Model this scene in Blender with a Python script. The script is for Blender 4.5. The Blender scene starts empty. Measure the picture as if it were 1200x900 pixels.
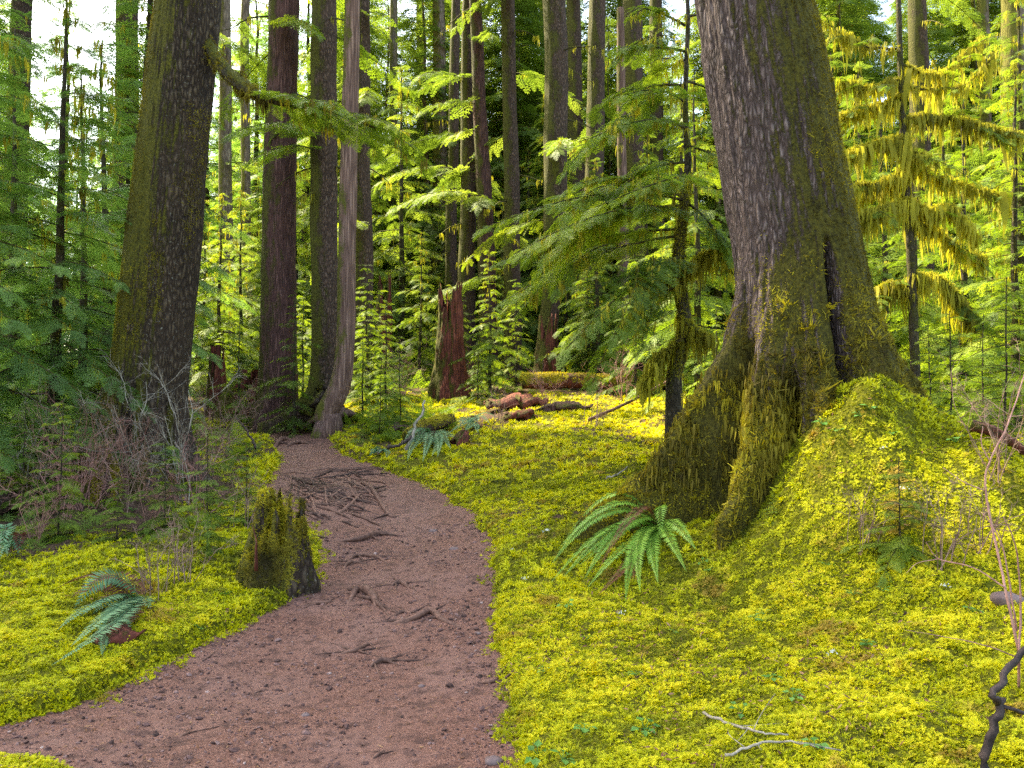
import bpy, math, random
import numpy as np
from mathutils import Vector, Matrix

# ------------------------------------------------------------------ camera, sky, sun, exposure
SC = bpy.context.scene
COL = SC.collection
F = 924.0                                   # focal length in photo pixels (1200 wide)
HORIZON = 475.0
PITCH = math.atan((HORIZON - 450.0) / F)
EYE = np.array([0.0, 0.0, 1.6])

cd = bpy.data.cameras.new("camera"); cam = bpy.data.objects.new("camera", cd); COL.objects.link(cam)
cd.sensor_width = 36.0; cd.lens = F / 1200 * 36.0; cd.clip_start = 0.05; cd.clip_end = 1500
cam.location = EYE; cam.rotation_euler = (math.pi / 2 + PITCH, 0, 0)
SC.camera = cam

SUN_EL, SUN_AZ = 52.0, -50.0                # azimuth clockwise from +Y (ahead); negative = to the left
SHADE = [(-15.8, 23, 1.0), (-17.8, 26, 1.15), (-13, 15, 1.0), (-17, 18, 1.05), (-19, 13, 1.0), (-20, 22, 1.1), (-25, 26, 1.05)]  # unseen conifers added up-sun to keep direct sun off the foreground
w = bpy.data.worlds.new("World"); SC.world = w; w.use_nodes = True
nt = w.node_tree; bg = nt.nodes["Background"]
sky = nt.nodes.new("ShaderNodeTexSky"); sky.sky_type = 'NISHITA'; sky.sun_disc = False
sky.sun_elevation = math.radians(SUN_EL); sky.sun_rotation = math.radians(SUN_AZ)
sky.air_density = 1.0; sky.dust_density = 2.5; sky.ozone_density = 1.0
nt.links.new(sky.outputs[0], bg.inputs[0]); bg.inputs[1].default_value = 0.15

sd_ = bpy.data.lights.new("sun", 'SUN'); sun = bpy.data.objects.new("sun", sd_); COL.objects.link(sun)
sd_.energy = 4.3; sd_.angle = math.radians(2.0); sd_.color = (1.0, 0.93, 0.78)
_e, _a = math.radians(SUN_EL), math.radians(SUN_AZ)
SUND = Vector((math.sin(_a) * math.cos(_e), math.cos(_a) * math.cos(_e), math.sin(_e)))
sun.rotation_euler = SUND.to_track_quat('Z', 'Y').to_euler()
sun.location = (-20, 10, 40)

SC.render.engine = 'CYCLES'
SC.view_settings.view_transform = 'Standard'; SC.view_settings.look = 'None'
SC.view_settings.gamma = 1.0; SC.view_settings.use_curve_mapping = False
SC.view_settings.exposure = 2.62
try:
    SC.view_settings.use_white_balance = True; SC.view_settings.white_balance_temperature = 7600; SC.view_settings.white_balance_tint = 4
except Exception: pass
c = SC.cycles
c.max_bounces = 7; c.diffuse_bounces = 4; c.glossy_bounces = 2; c.transmission_bounces = 5
c.use_denoising = False
c.sample_clamp_indirect = 6.0
try: c.denoiser = 'OPENIMAGEDENOISE'
except Exception: pass

# ------------------------------------------------------------------ maths helpers
def rng_(s): return np.random.default_rng(s)

def at(px, py, Y):
    """the point seen at photo pixel (px, py) on the plane y = Y"""
    dx, dz = (px - 600.0) / F, (450.0 - py) / F
    d = np.array([dx, math.cos(PITCH) - dz * math.sin(PITCH), math.sin(PITCH) + dz * math.cos(PITCH)])
    return EYE + d * (Y / d[1])

def _h(ix, iy, iz, seed):
    n = (ix.astype(np.int64) * 374761393 + iy.astype(np.int64) * 668265263 + iz.astype(np.int64) * 2147483647 + seed * 974634619) & 0xFFFFFFFF
    n = ((n ^ (n >> 13)) * 1274126177) & 0xFFFFFFFF
    n = ((n ^ (n >> 16)) * 2246822519) & 0xFFFFFFFF
    return ((n ^ (n >> 15)) & 0xFFFFFF) / float(0xFFFFFF) * 2 - 1

def vnoise(p, seed=0):
    p = np.asarray(p, float); i = np.floor(p).astype(np.int64); f = p - i
    u = f * f * (3 - 2 * f); r = 0
    for dx in (0, 1):
        for dy in (0, 1):
            for dz in (0, 1):
                wgt = (u[..., 0] if dx else 1 - u[..., 0]) * (u[..., 1] if dy else 1 - u[..., 1]) * (u[..., 2] if dz else 1 - u[..., 2])
                r = r + wgt * _h(i[..., 0] + dx, i[..., 1] + dy, i[..., 2] + dz, seed)
    return r

def fbm(p, oct=4, seed=0, gain=0.5):
    p = np.asarray(p, float); r = 0; a = 1.0; s = 0
    for k in range(oct):
        r = r + a * vnoise(p * 2 ** k + 17.3 * k, seed + k); s += a; a *= gain
    return r / s

def n2(x, y, sc, oct=3, seed=0):
    x = np.asarray(x, float); y = np.asarray(y, float)
    return fbm(np.stack([x * sc, y * sc, np.zeros_like(x)], -1), oct, seed)

def sstep(a, b, x):
    t = np.clip((x - a) / (b - a), 0, 1); return t * t * (3 - 2 * t)

# ------------------------------------------------------------------ mesh helpers
def mk_mesh(name, V, Fq, attrs=None, smooth=True, mat=None):
    V = np.asarray(V, np.float32).reshape(-1, 3); Fq = np.asarray(Fq, np.int32)
    me = bpy.data.meshes.new(name)
    n = Fq.shape[1]
    me.vertices.add(len(V)); me.vertices.foreach_set("co", V.ravel())
    me.loops.add(Fq.size); me.loops.foreach_set("vertex_index", Fq.ravel())
    me.polygons.add(len(Fq))
    me.polygons.foreach_set("loop_start", np.arange(0, Fq.size, n, dtype=np.int32))
    me.polygons.foreach_set("loop_total", np.full(len(Fq), n, np.int32))
    me.polygons.foreach_set("use_smooth", np.full(len(Fq), smooth))
    for k, a in (attrs or {}).items():
        at_ = me.attributes.new(k, 'FLOAT', 'POINT'); at_.data.foreach_set("value", np.asarray(a, np.float32))
    me.update(calc_edges=True); me.validate()
    if mat: me.materials.append(mat)
    return me

class MB:
    """collects pieces (quads) and links them as one mesh"""
    def __init__(s): s.v = []; s.f = []; s.t = []; s.n = 0
    def add(s, V, Fq, tint=0.5):
        V = np.asarray(V, float).reshape(-1, 3); Fq = np.asarray(Fq, np.int64)
        if len(V) == 0: return
        s.v.append(V); s.f.append(Fq + s.n); s.n += len(V)
        s.t.append(np.broadcast_to(np.asarray(tint, float), (len(V),)))
    def mesh(s, name, mat, smooth=True):
        if not s.v: return None
        return mk_mesh(name, np.concatenate(s.v), np.concatenate(s.f), {"tint": np.concatenate(s.t)}, smooth, mat)
    def build(s, name, mat, parent=None, smooth=True, loc=None):
        me = s.mesh(name, mat, smooth)
        if me is None: return None
        if loc is not None: me.transform(Matrix.Translation(-Vector(loc)))
        return link(name, me, parent, loc if parent is None else None)

def link(name, me, parent=None, loc=None):
    o = bpy.data.objects.new(name, me); COL.objects.link(o)
    if parent: o.parent = parent
    if loc is not None: o.location = loc
    return o

def tag(o, label=None, cat=None, group=None, kind=None):
    for k, v in (("label", label), ("category", cat), ("group", group), ("kind", kind)):
        if v: o[k] = v
    return o

def empty(name, loc, label, cat, group=None, rz=0.0, s=1.0):
    o = bpy.data.objects.new(name, None); COL.objects.link(o); o.location = loc
    o.rotation_euler = (0, 0, rz); o.scale = (s, s, s); o.empty_display_size = 0.2
    return tag(o, label, cat, group)

def dup(root, loc, rz, s, label=None, group=None):
    r = root.copy(); COL.objects.link(r); r.location = loc; r.rotation_euler = (0, 0, rz); r.scale = s if hasattr(s, '__len__') else (s, s, s)
    if label: r['label'] = label
    if group: r['group'] = group
    for ch in list(root.children):
        cc = ch.copy(); COL.objects.link(cc); cc.parent = r
    return r

def tube(P, R, n=6, jitter=0.0, rg=None, cap=True):
    P = np.asarray(P, float); R = np.broadcast_to(np.asarray(R, float), (len(P),)).copy()
    T = np.gradient(P, axis=0); T /= np.linalg.norm(T, axis=1)[:, None] + 1e-9
    ref = np.array([0.0, 0, 1]) if abs(T[:, 2]).mean() < 0.8 else np.array([0.0, 1.0, 0])
    A = np.cross(T, ref); A /= np.linalg.norm(A, axis=1)[:, None] + 1e-9
    B = np.cross(T, A)
    th = np.arange(n) / n * 2 * math.pi
    rr = R[:, None] * np.ones(n)
    if jitter and rg is not None: rr = rr * (1 + jitter * rg.normal(size=rr.shape))
    V = P[:, None, :] + rr[..., None] * (np.cos(th)[None, :, None] * A[:, None, :] + np.sin(th)[None, :, None] * B[:, None, :])
    V = V.reshape(-1, 3); m = len(P)
    i = np.arange(m - 1)[:, None] * n; j = np.arange(n)[None, :]; j2 = (j + 1) % n
    Fq = np.stack([i + j, i + j2, i + n + j2, i + n + j], -1).reshape(-1, 4)
    if cap:
        V = np.concatenate([V, P[:1], P[-1:]]); k = m * n
        a = np.arange(0, n, 2)
        c0 = np.stack([np.full(len(a), k), (a + 2) % n, (a + 1) % n, a], -1)
        c1 = np.stack([np.full(len(a), k + 1), a, (a + 1) % n, (a + 2) % n], -1) + np.array([0, (m - 1) * n, (m - 1) * n, (m - 1) * n])
        Fq = np.concatenate([Fq, c0, c1])
    return V, Fq

def smooth_line(pts, n):
    """Catmull-Rom through pts, n samples"""
    P = np.asarray(pts, float)
    if len(P) == 2: return P[0] + (P[1] - P[0]) * np.linspace(0, 1, n)[:, None]
    Q = np.vstack([2 * P[0] - P[1], P, 2 * P[-1] - P[-2]])
    t = np.linspace(0, len(P) - 1 - 1e-6, n); k = t.astype(int); u = (t - k)[:, None]
    a, b, c_, d = Q[k], Q[k + 1], Q[k + 2], Q[k + 3]
    return 0.5 * (2 * b + (c_ - a) * u + (2 * a - 5 * b + 4 * c_ - d) * u ** 2 + (3 * b - a - 3 * c_ + d) * u ** 3)

def frames(N, up_bias=None, spin=None):
    """rotation matrices whose z axis is N (k,3), spun about it by spin"""
    N = N / (np.linalg.norm(N, axis=1)[:, None] + 1e-9)
    ref = np.where(np.abs(N[:, 2:3]) < 0.9, np.array([[0, 0, 1.0]]), np.array([[1.0, 0, 0]]))
    X = np.cross(ref, N); X /= np.linalg.norm(X, axis=1)[:, None] + 1e-9
    Y = np.cross(N, X)
    if spin is not None:
        cs, sn = np.cos(spin)[:, None], np.sin(spin)[:, None]
        X, Y = X * cs + Y * sn, Y * cs - X * sn
    return np.stack([X, Y, N], -1)                # columns are the axes

def scatter(mb, protos, P, R, S, tint, rg):
    """place copies of small proto meshes (V, F) at P with rotation R and scale S into mb"""
    k = len(P); pick = rg.integers(0, len(protos), k)
    S = np.asarray(S, float)
    if S.ndim == 1: S = np.repeat(S[:, None], 3, 1)
    for q, (V, Fq) in enumerate(protos):
        m = np.where(pick == q)[0]
        if len(m) == 0: continue
        W = np.einsum('kij,kvj->kvi', R[m], V[None] * S[m][:, None, :]) + P[m][:, None, :]
        FF = (Fq[None] + (np.arange(len(m)) * len(V))[:, None, None]).reshape(-1, Fq.shape[1])
        mb.add(W.reshape(-1, 3), FF, np.repeat(tint[m], len(V)))

def sample_surface(V, Fq, n, rg, weight=None):
    T = np.concatenate([Fq[:, [0, 1, 2]], Fq[:, [0, 2, 3]]]); a, b, c_ = V[T[:, 0]], V[T[:, 1]], V[T[:, 2]]
    N = np.cross(b - a, c_ - a); A = np.linalg.norm(N, axis=1)
    Wt = A if weight is None else A * weight[T].mean(1)
    i = rg.choice(len(T), n, p=Wt / Wt.sum())
    u, v = rg.random(n), rg.random(n); s = u + v > 1; u[s] = 1 - u[s]; v[s] = 1 - v[s]
    return a[i] + (b - a)[i] * u[:, None] + (c_ - a)[i] * v[:, None], N[i] / (A[i][:, None] + 1e-12)

# ------------------------------------------------------------------ materials
def M(name):
    m = bpy.data.materials.new(name); m.use_nodes = True; t = m.node_tree
    for n in list(t.nodes): t.nodes.remove(n)
    out = t.nodes.new("ShaderNodeOutputMaterial")
    def N(kind, **kw):
        n = t.nodes.new("ShaderNode" + kind)
        for k, v in kw.items():
            if k.startswith("i_"):
                key = k[2:]; n.inputs[int(key) if key.isdigit() else key.replace("_", " ")].default_value = v
            else: setattr(n, k, v)
        return n
    def L(a, b): t.links.new(a, b)
    return m, N, L, out

def ramp(N, L, fac, stops):
    r = N("ValToRGB"); e = r.color_ramp.elements
    while len(e) < len(stops): e.new(0.5)
    for k, (p, col) in enumerate(stops): e[k].position = p; e[k].color = (*col, 1)
    L(fac, r.inputs[0]); return r.outputs[0]

def mixc(N, L, fac, a, b, mode='MIX'):
    m = N("Mix", data_type='RGBA', blend_type=mode)
    for s, v in ((m.inputs[0], fac), (m.inputs[6], a), (m.inputs[7], b)):
        if isinstance(v, (int, float)): s.default_value = v
        elif isinstance(v, tuple): s.default_value = (*v, 1) if len(v) == 3 else v
        else: L(v, s)
    return m.outputs[2]

def math_(N, L, op, a, b=None, clamp=False):
    m = N("Math", operation=op, use_clamp=clamp)
    for k, v in enumerate((a, b)):
        if v is None: continue
        if isinstance(v, (int, float)): m.inputs[k].default_value = v
        else: L(v, m.inputs[k])
    return m.outputs[0]

def noise(N, L, vec, scale, detail=4, rough=0.55):
    n = N("TexNoise", i_Scale=scale, i_Detail=detail, i_Roughness=rough); L(vec, n.inputs["Vector"]); return n.outputs[0]

def leaf_mat(name, c1, c2, c3, trans=0.42, world_scale=0.8, rough=0.6, tcol=(1.25, 1.25, 0.55), patch=None):
    """leaves and moss: diffuse plus translucent, mixed by the piece's own tint and a slow noise"""
    m, N, L, out = M(name)
    tint = N("Attribute", attribute_name="tint").outputs["Fac"]
    geo = N("NewGeometry").outputs["Position"]
    nz = noise(N, L, geo, world_scale, 3)
    oi = N("ObjectInfo").outputs["Random"]
    f = math_(N, L, 'ADD', math_(N, L, 'MULTIPLY', tint, 0.55), math_(N, L, 'MULTIPLY', math_(N, L, 'SUBTRACT', nz, 0.5), 1.3))
    f = math_(N, L, 'ADD', f, math_(N, L, 'MULTIPLY', math_(N, L, 'SUBTRACT', oi, 0.5), 0.25))
    f = math_(N, L, 'ADD', f, 0.22)
    col = ramp(N, L, f, [(0.0, c1), (0.5, c2), (1.0, c3)])
    if patch:
        pn = math_(N, L, 'ADD', noise(N, L, geo, 2.3, 4, 0.6), math_(N, L, 'MULTIPLY', math_(N, L, 'SUBTRACT', tint, 0.5), 0.12))
        col = mixc(N, L, ramp(N, L, pn, [(0.60, (0, 0, 0)), (0.68, (0.8, 0.8, 0.8))]), col, patch)
    d = N("BsdfPrincipled", i_Roughness=rough); L(col, d.inputs["Base Color"]); d.inputs["Specular IOR Level"].default_value = 0.25
    tr = N("BsdfTranslucent"); L(mixc(N, L, 1.0, col, (*tcol,), 'MULTIPLY'), tr.inputs[0])
    mx = N("MixShader", i_0=trans); L(d.outputs[0], mx.inputs[1]); L(tr.outputs[0], mx.inputs[2]); L(mx.outputs[0], out.inputs[0])
    return m

def bark_mat(name, dark, mid, light, moss=0.0, mosscol=((0.035, 0.04, 0.006), (0.12, 0.11, 0.012)), scale=9.0, stretch=0.14, lichen=0.25,
             moss_dir=(-0.6, -0.3, 0.3), lic_col=(0.36, 0.34, 0.28), bump=0.9, low_moss=None):
    m, N, L, out = M(name)
    tc = N("TexCoord").outputs["Object"]
    mp = N("Mapping"); mp.inputs["Scale"].default_value = (1, 1, stretch); L(tc, mp.inputs[0]); v = mp.outputs[0]
    warp = N("VectorMath", operation='ADD'); L(v, warp.inputs[0])
    wn = N("TexNoise", i_Scale=scale * 0.4, i_Detail=2.0); L(v, wn.inputs["Vector"])
    sc_ = N("VectorMath", operation='SCALE'); sc_.inputs["Scale"].default_value = 0.12; L(wn.outputs[1], sc_.inputs[0]); L(sc_.outputs[0], warp.inputs[1])
    n1 = noise(N, L, warp.outputs[0], scale * 1.6, 6, 0.65)
    vo = N("TexVoronoi", feature='DISTANCE_TO_EDGE', i_Scale=scale * 1.3); L(warp.outputs[0], vo.inputs["Vector"])
    ridge = math_(N, L, 'MULTIPLY', vo.outputs[0], 2.2, True)
    h = math_(N, L, 'ADD', math_(N, L, 'MULTIPLY', ridge, 0.55), math_(N, L, 'MULTIPLY', n1, 0.6))
    col = ramp(N, L, h, [(0.22, dark), (0.5, mid), (0.82, light)])
    big = noise(N, L, tc, 1.3, 4)
    col = mixc(N, L, math_(N, L, 'MULTIPLY', math_(N, L, 'SUBTRACT', big, 0.42, True), 1.3, True), col, tuple(x * 1.5 for x in mid))
    if lichen:
        ln = noise(N, L, tc, 34.0, 3, 0.7)
        lf = ramp(N, L, ln, [(0.62, (0, 0, 0)), (0.70, (1, 1, 1))])
        col = mixc(N, L, math_(N, L, 'MULTIPLY', lf, lichen), col, lic_col)
    hh = h
    if moss:
        mp2 = N("Mapping"); mp2.inputs["Scale"].default_value = (1, 1, .45); L(tc, mp2.inputs[0]); mn = noise(N, L, mp2.outputs[0], 4.2, 7, 0.66)
        fine = noise(N, L, tc, 55.0, 3, 0.7)
        dt = N("VectorMath", operation='DOT_PRODUCT'); L(N("NewGeometry").outputs["Normal"], dt.inputs[0])
        dt.inputs[1].default_value = Vector(moss_dir).normalized()
        f = math_(N, L, 'ADD', math_(N, L, 'MULTIPLY', dt.outputs["Value"], 0.35), mn)
        if low_moss:
            z = N("SeparateXYZ"); L(tc, z.inputs[0])
            f = math_(N, L, 'ADD', f, math_(N, L, 'MULTIPLY', math_(N, L, 'SUBTRACT', low_moss, z.outputs[2]), 0.16, True))
        f = math_(N, L, 'ADD', f, moss - 0.5)
        f = math_(N, L, 'ADD', f, math_(N, L, 'MULTIPLY', math_(N, L, 'SUBTRACT', fine, 0.5), 0.5))
        f = ramp(N, L, f, [(0.46, (0, 0, 0)), (0.60, (1, 1, 1))])
        mc = ramp(N, L, noise(N, L, tc, 30.0, 4, 0.7), [(0.3, mosscol[0]), (0.7, mosscol[1])])
        col = mixc(N, L, f, col, mc)
        hh = math_(N, L, 'ADD', h, math_(N, L, 'MULTIPLY', math_(N, L, 'MULTIPLY', f, fine), 0.9))
    b = N("Bump", i_Strength=bump, i_Distance=0.03); L(hh, b.inputs["Height"])
    d = N("BsdfPrincipled", i_Roughness=0.85); L(col, d.inputs["Base Color"]); L(b.outputs[0], d.inputs["Normal"]); d.inputs["Specular IOR Level"].default_value = 0.2
    L(d.outputs[0], out.inputs[0]); return m

def wood_mat(name, dark, light, scale=18.0, spec=0.3, rough=0.7):
    m, N, L, out = M(name)
    tc = N("TexCoord").outputs["Object"]
    tint = N("Attribute", attribute_name="tint").outputs["Fac"]
    n1 = noise(N, L, tc, scale, 5, 0.65)
    f = math_(N, L, 'ADD', n1, math_(N, L, 'MULTIPLY', math_(N, L, 'SUBTRACT', tint, 0.5), 0.6))
    col = ramp(N, L, f, [(0.3, dark), (0.72, light)])
    b = N("Bump", i_Strength=0.6, i_Distance=0.01); L(n1, b.inputs["Height"])
    d = N("BsdfPrincipled", i_Roughness=rough); d.inputs["Specular IOR Level"].default_value = spec
    L(col, d.inputs["Base Color"]); L(b.outputs[0], d.inputs["Normal"]); L(d.outputs[0], out.inputs[0]); return m

def ground_mat():
    m, N, L, out = M("forest_floor")
    p = N("NewGeometry").outputs["Position"]
    a = noise(N, L, p, 1.1, 5); b_ = noise(N, L, p, 38.0, 4, 0.7); c_ = noise(N, L, p, 7.0, 4)
    moss = ramp(N, L, b_, [(0.28, (0.012, 0.013, 0.003)), (0.5, (0.085, 0.085, 0.006)), (0.75, (0.22, 0.20, 0.010))])
    litter = ramp(N, L, b_, [(0.3, (0.02, 0.012, 0.008)), (0.5, (0.075, 0.045, 0.028)), (0.75, (0.16, 0.10, 0.06))])
    mk = N("Attribute", attribute_name="moss").outputs["Fac"]
    f = math_(N, L, 'ADD', mk, math_(N, L, 'MULTIPLY', math_(N, L, 'SUBTRACT', c_, 0.5), 1.2), True)
    f = ramp(N, L, f, [(0.38, (0, 0, 0)), (0.58, (1, 1, 1))])
    col = mixc(N, L, f, litter, moss)
    bp = N("Bump", i_Strength=0.8, i_Distance=0.03); L(math_(N, L, 'ADD', b_, c_), bp.inputs["Height"])
    d = N("BsdfPrincipled", i_Roughness=0.95); d.inputs["Specular IOR Level"].default_value = 0.1
    L(col, d.inputs["Base Color"]); L(bp.outputs[0], d.inputs["Normal"]); L(d.outputs[0], out.inputs[0]); return m

def path_mat():
    m, N, L, out = M("path_dirt")
    p = N("NewGeometry").outputs["Position"]
    a = noise(N, L, p, 1.4, 5, 0.6); b_ = noise(N, L, p, 60.0, 5, 0.75); c_ = noise(N, L, p, 11.0, 4, 0.6)
    v = N("TexVoronoi", i_Scale=95.0); L(p, v.inputs["Vector"])
    grain = math_(N, L, 'ADD', math_(N, L, 'MULTIPLY', b_, 0.7), math_(N, L, 'MULTIPLY', v.outputs["Distance"], 0.35))
    col = ramp(N, L, grain, [(0.28, (0.030, 0.011, 0.007)), (0.5, (0.135, 0.055, 0.036)), (0.8, (0.28, 0.145, 0.105))])
    col = mixc(N, L, ramp(N, L, a, [(0.44, (0, 0, 0)), (0.62, (0.75, 0.75, 0.75))]), col, (0.18, 0.090, 0.068))
    col = mixc(N, L, ramp(N, L, c_, [(0.34, (0.85, 0.85, 0.85)), (0.50, (0, 0, 0))]), col, (0.06, 0.025, 0.018))
    bp = N("Bump", i_Strength=0.75, i_Distance=0.012); L(math_(N, L, 'ADD', grain, math_(N, L, 'MULTIPLY', c_, 0.8)), bp.inputs["Height"])
    d = N("BsdfPrincipled", i_Roughness=0.72); d.inputs["Specular IOR Level"].default_value = 0.3
    L(col, d.inputs["Base Color"]); L(bp.outputs[0], d.inputs["Normal"]); L(d.outputs[0], out.inputs[0]); return m

def tint_mat(name, stops, rough=0.8, spec=0.2):
    m, N, L, out = M(name)
    tint = N("Attribute", attribute_name="tint").outputs["Fac"]
    nz = noise(N, L, N("TexCoord").outputs["Object"], 40.0, 3)
    f = math_(N, L, 'ADD', tint, math_(N, L, 'MULTIPLY', math_(N, L, 'SUBTRACT', nz, 0.5), 0.5))
    col = ramp(N, L, f, stops)
    d = N("BsdfPrincipled", i_Roughness=rough); d.inputs["Specular IOR Level"].default_value = spec
    L(col, d.inputs["Base Color"]); L(d.outputs[0], out.inputs[0]); return m

MAT = dict(
    ground=ground_mat(), path=path_mat(),
    moss=leaf_mat("carpet_moss", (0.07, 0.08, 0.008), (0.48, 0.48, 0.010), (0.70, 0.60, 0.022), 0.30, 1.3, 0.7, (1.2, 1.15, 0.6), (0.30, 0.17, 0.035)),
    trunk_moss=leaf_mat("trunk_moss", (0.030, 0.021, 0.006), (0.22, 0.175, 0.015), (0.56, 0.47, 0.024), 0.25, 1.6, 0.8, (1.2, 1.1, 0.6)),
    hang_moss=leaf_mat("hanging_moss", (0.09, 0.085, 0.015), (0.35, 0.315, 0.032), (0.60, 0.52, 0.06), 0.5, 1.2, 0.8, (1.1, 1.12, 0.7)),
    leaf_shaded=leaf_mat("hemlock_shaded_tint", (0.065, 0.12, 0.036), (0.20, 0.31, 0.085), (0.36, 0.45, 0.13), 0.48, 0.6, 0.5, (1.1, 1.25, 0.6)),  # hemlock leaves with shade put into the colour as a bluish tint
    leaf_green=leaf_mat("hemlock_green", (0.045, 0.085, 0.013), (0.17, 0.25, 0.034), (0.33, 0.38, 0.05), 0.5, 0.6, 0.55),
    leaf_sunlit=leaf_mat("hemlock_sunlit_tint", (0.05, 0.085, 0.017), (0.145, 0.215, 0.042), (0.30, 0.36, 0.085), 0.48, 0.5, 0.6),  # the same leaves with sunlight put into the colour as yellow-green
    fern=leaf_mat("fern_green", (0.06, 0.15, 0.02), (0.18, 0.34, 0.045), (0.32, 0.48, 0.07), 0.25, 2.0, 0.4, (1.1, 1.3, 0.6)),
    fern_blue=leaf_mat("fern_blue_green", (0.03, 0.09, 0.04), (0.11, 0.22, 0.105), (0.24, 0.37, 0.19), 0.2, 2.0, 0.4, (1.1, 1.3, 0.7)),
    fern_dead=leaf_mat("fern_dead", (0.05, 0.02, 0.012), (0.13, 0.045, 0.025), (0.22, 0.08, 0.04), 0.25, 2.0, 0.7, (1.2, 1, 0.8)),
    herb=leaf_mat("herb_green", (0.04, 0.13, 0.02), (0.10, 0.24, 0.04), (0.20, 0.36, 0.08), 0.35, 2.0, 0.5),
    bark_spruce=bark_mat("spruce_bark_mossy", (0.018, 0.011, 0.010), (0.070, 0.046, 0.043), (0.185, 0.140, 0.135), 0.50, ((0.018, 0.015, 0.004), (0.12, 0.10, 0.012)), 21.0, 0.27, 0.3, (0.85, -0.3, 0.1), low_moss=2.6, bump=1.0),
    bark_left=bark_mat("old_bark_mossy", (0.009, 0.005, 0.004), (0.042, 0.026, 0.017), (0.12, 0.085, 0.055), 0.44, ((0.028, 0.028, 0.005), (0.14, 0.12, 0.012)), 17.0, 0.30, 0.5, (-0.85, -0.35, 0.2), bump=1.0),
    bark_red=bark_mat("reddish_bark", (0.022, 0.010, 0.009), (0.085, 0.038, 0.033), (0.17, 0.085, 0.072), 0.30, ((0.03, 0.03, 0.006), (0.11, 0.10, 0.012)), 18.0, 0.08, 0.3),
    bark_cedar=bark_mat("smooth_brown_bark", (0.045, 0.022, 0.017), (0.15, 0.085, 0.068), (0.29, 0.18, 0.14), 0.24, scale=14.0, stretch=0.05, lichen=0.3, bump=0.5),
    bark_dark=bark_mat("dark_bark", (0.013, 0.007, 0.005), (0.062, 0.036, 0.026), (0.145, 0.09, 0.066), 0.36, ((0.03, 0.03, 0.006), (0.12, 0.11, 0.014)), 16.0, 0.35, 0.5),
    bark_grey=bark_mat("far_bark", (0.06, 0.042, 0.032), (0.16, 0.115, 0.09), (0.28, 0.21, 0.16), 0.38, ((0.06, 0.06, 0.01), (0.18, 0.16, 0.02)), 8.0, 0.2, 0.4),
    bark_limb=bark_mat("limb_bark", (0.012, 0.009, 0.007), (0.05, 0.038, 0.026), (0.11, 0.085, 0.055), 0.46, ((0.03, 0.032, 0.005), (0.13, 0.12, 0.012)), 20.0, 0.4, 0.2, (0, 0, 1)),
    red_wood=bark_mat("rotten_red_wood", (0.030, 0.008, 0.005), (0.125, 0.032, 0.021), (0.25, 0.08, 0.05), 0.30, scale=12.0, stretch=0.08, lichen=0.1, bump=1.0),
    root=wood_mat("root_wood", (0.028, 0.011, 0.008), (0.20, 0.098, 0.068), 16.0),
    twig=wood_mat("bare_twig", (0.10, 0.05, 0.038), (0.36, 0.22, 0.165), 25.0),
    twig_red=wood_mat("red_twig", (0.15, 0.06, 0.048), (0.44, 0.22, 0.18), 25.0),
    twig_grey=wood_mat("grey_twig", (0.10, 0.08, 0.06), (0.42, 0.36, 0.29), 25.0),
    twig_dark=wood_mat("dark_twig", (0.018, 0.010, 0.009), (0.085, 0.055, 0.045), 30.0),
    stone=wood_mat("stone", (0.07, 0.04, 0.036), (0.22, 0.15, 0.14), 9.0),
    gravel=tint_mat("path_gravel", [(0.0, (0.03, 0.016, 0.013)), (0.45, (0.13, 0.066, 0.055)), (0.85, (0.25, 0.15, 0.13)), (1.0, (0.42, 0.33, 0.29))], 0.75),
    litter=tint_mat("leaf_litter", [(0.0, (0.03, 0.014, 0.01)), (0.5, (0.14, 0.06, 0.03)), (1.0, (0.32, 0.18, 0.09))], 0.85),
    lichen=tint_mat("white_lichen", [(0.0, (0.5, 0.5, 0.42)), (1.0, (0.8, 0.8, 0.74))], 0.9),
)

# ------------------------------------------------------------------ terrain
CP = [(at(a, b, Y)) for a, b, Y in [
    (600, 900, 3.5), (100, 880, 3.6), (480, 760, 5.3), (300, 800, 4.8), (470, 640, 8.2), (430, 560, 12.0), (360, 520, 15.5), (290, 500, 18.0),
    (660, 900, 3.45), (1200, 900, 2.95), (930, 880, 3.25), (1200, 700, 4.6), (1000, 700, 5.2), (850, 700, 5.7), (700, 800, 4.5), (820, 800, 4.3), (1000, 800, 4.0),
    (950, 605, 6.5), (780, 615, 7.1), (700, 600, 7.9), (600, 600, 8.9), (650, 520, 13.0), (500, 520, 14.5), (550, 480, 18.5), (700, 455, 22.0), (450, 462, 22.0),
    (1150, 580, 8.0), (1190, 490, 14.0), (1100, 445, 22.0), (900, 480, 16.0),
    (0, 850, 3.9), (0, 700, 6.0), (150, 700, 6.1), (300, 640, 8.0), (100, 625, 8.4), (250, 560, 11.0), (150, 560, 10.6), (20, 605, 9.0), (-60, 545, 14.0), (120, 500, 17.0)]]
CP += [np.array(p, float) for p in [
    (0, 1.5, -0.03), (0, -6, -0.2), (-5, -3, -0.2), (6, -3, 0.6), (6, 1.5, 0.55), (-6, 1.5, 0.0), (8, 6, 0.95), (12, 10, 1.2), (-9, 7, 0.3), (-14, 14, 0.6),
    (-14, 30, 2.6), (0, 32, 3.0), (16, 30, 2.9), (-25, 55, 4.2), (0, 55, 4.4), (28, 55, 4.4), (-50, 110, 8), (0, 110, 8), (50, 110, 8),
    (-60, 20, 2), (60, 20, 3), (-90, 70, 6), (90, 70, 6), (-150, -60, -1), (150, -60, 2), (-200, 260, 14), (200, 260, 14), (0, 260, 14), (-200, 80, 6), (200, 80, 6)]]
CP = np.array(CP)
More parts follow.
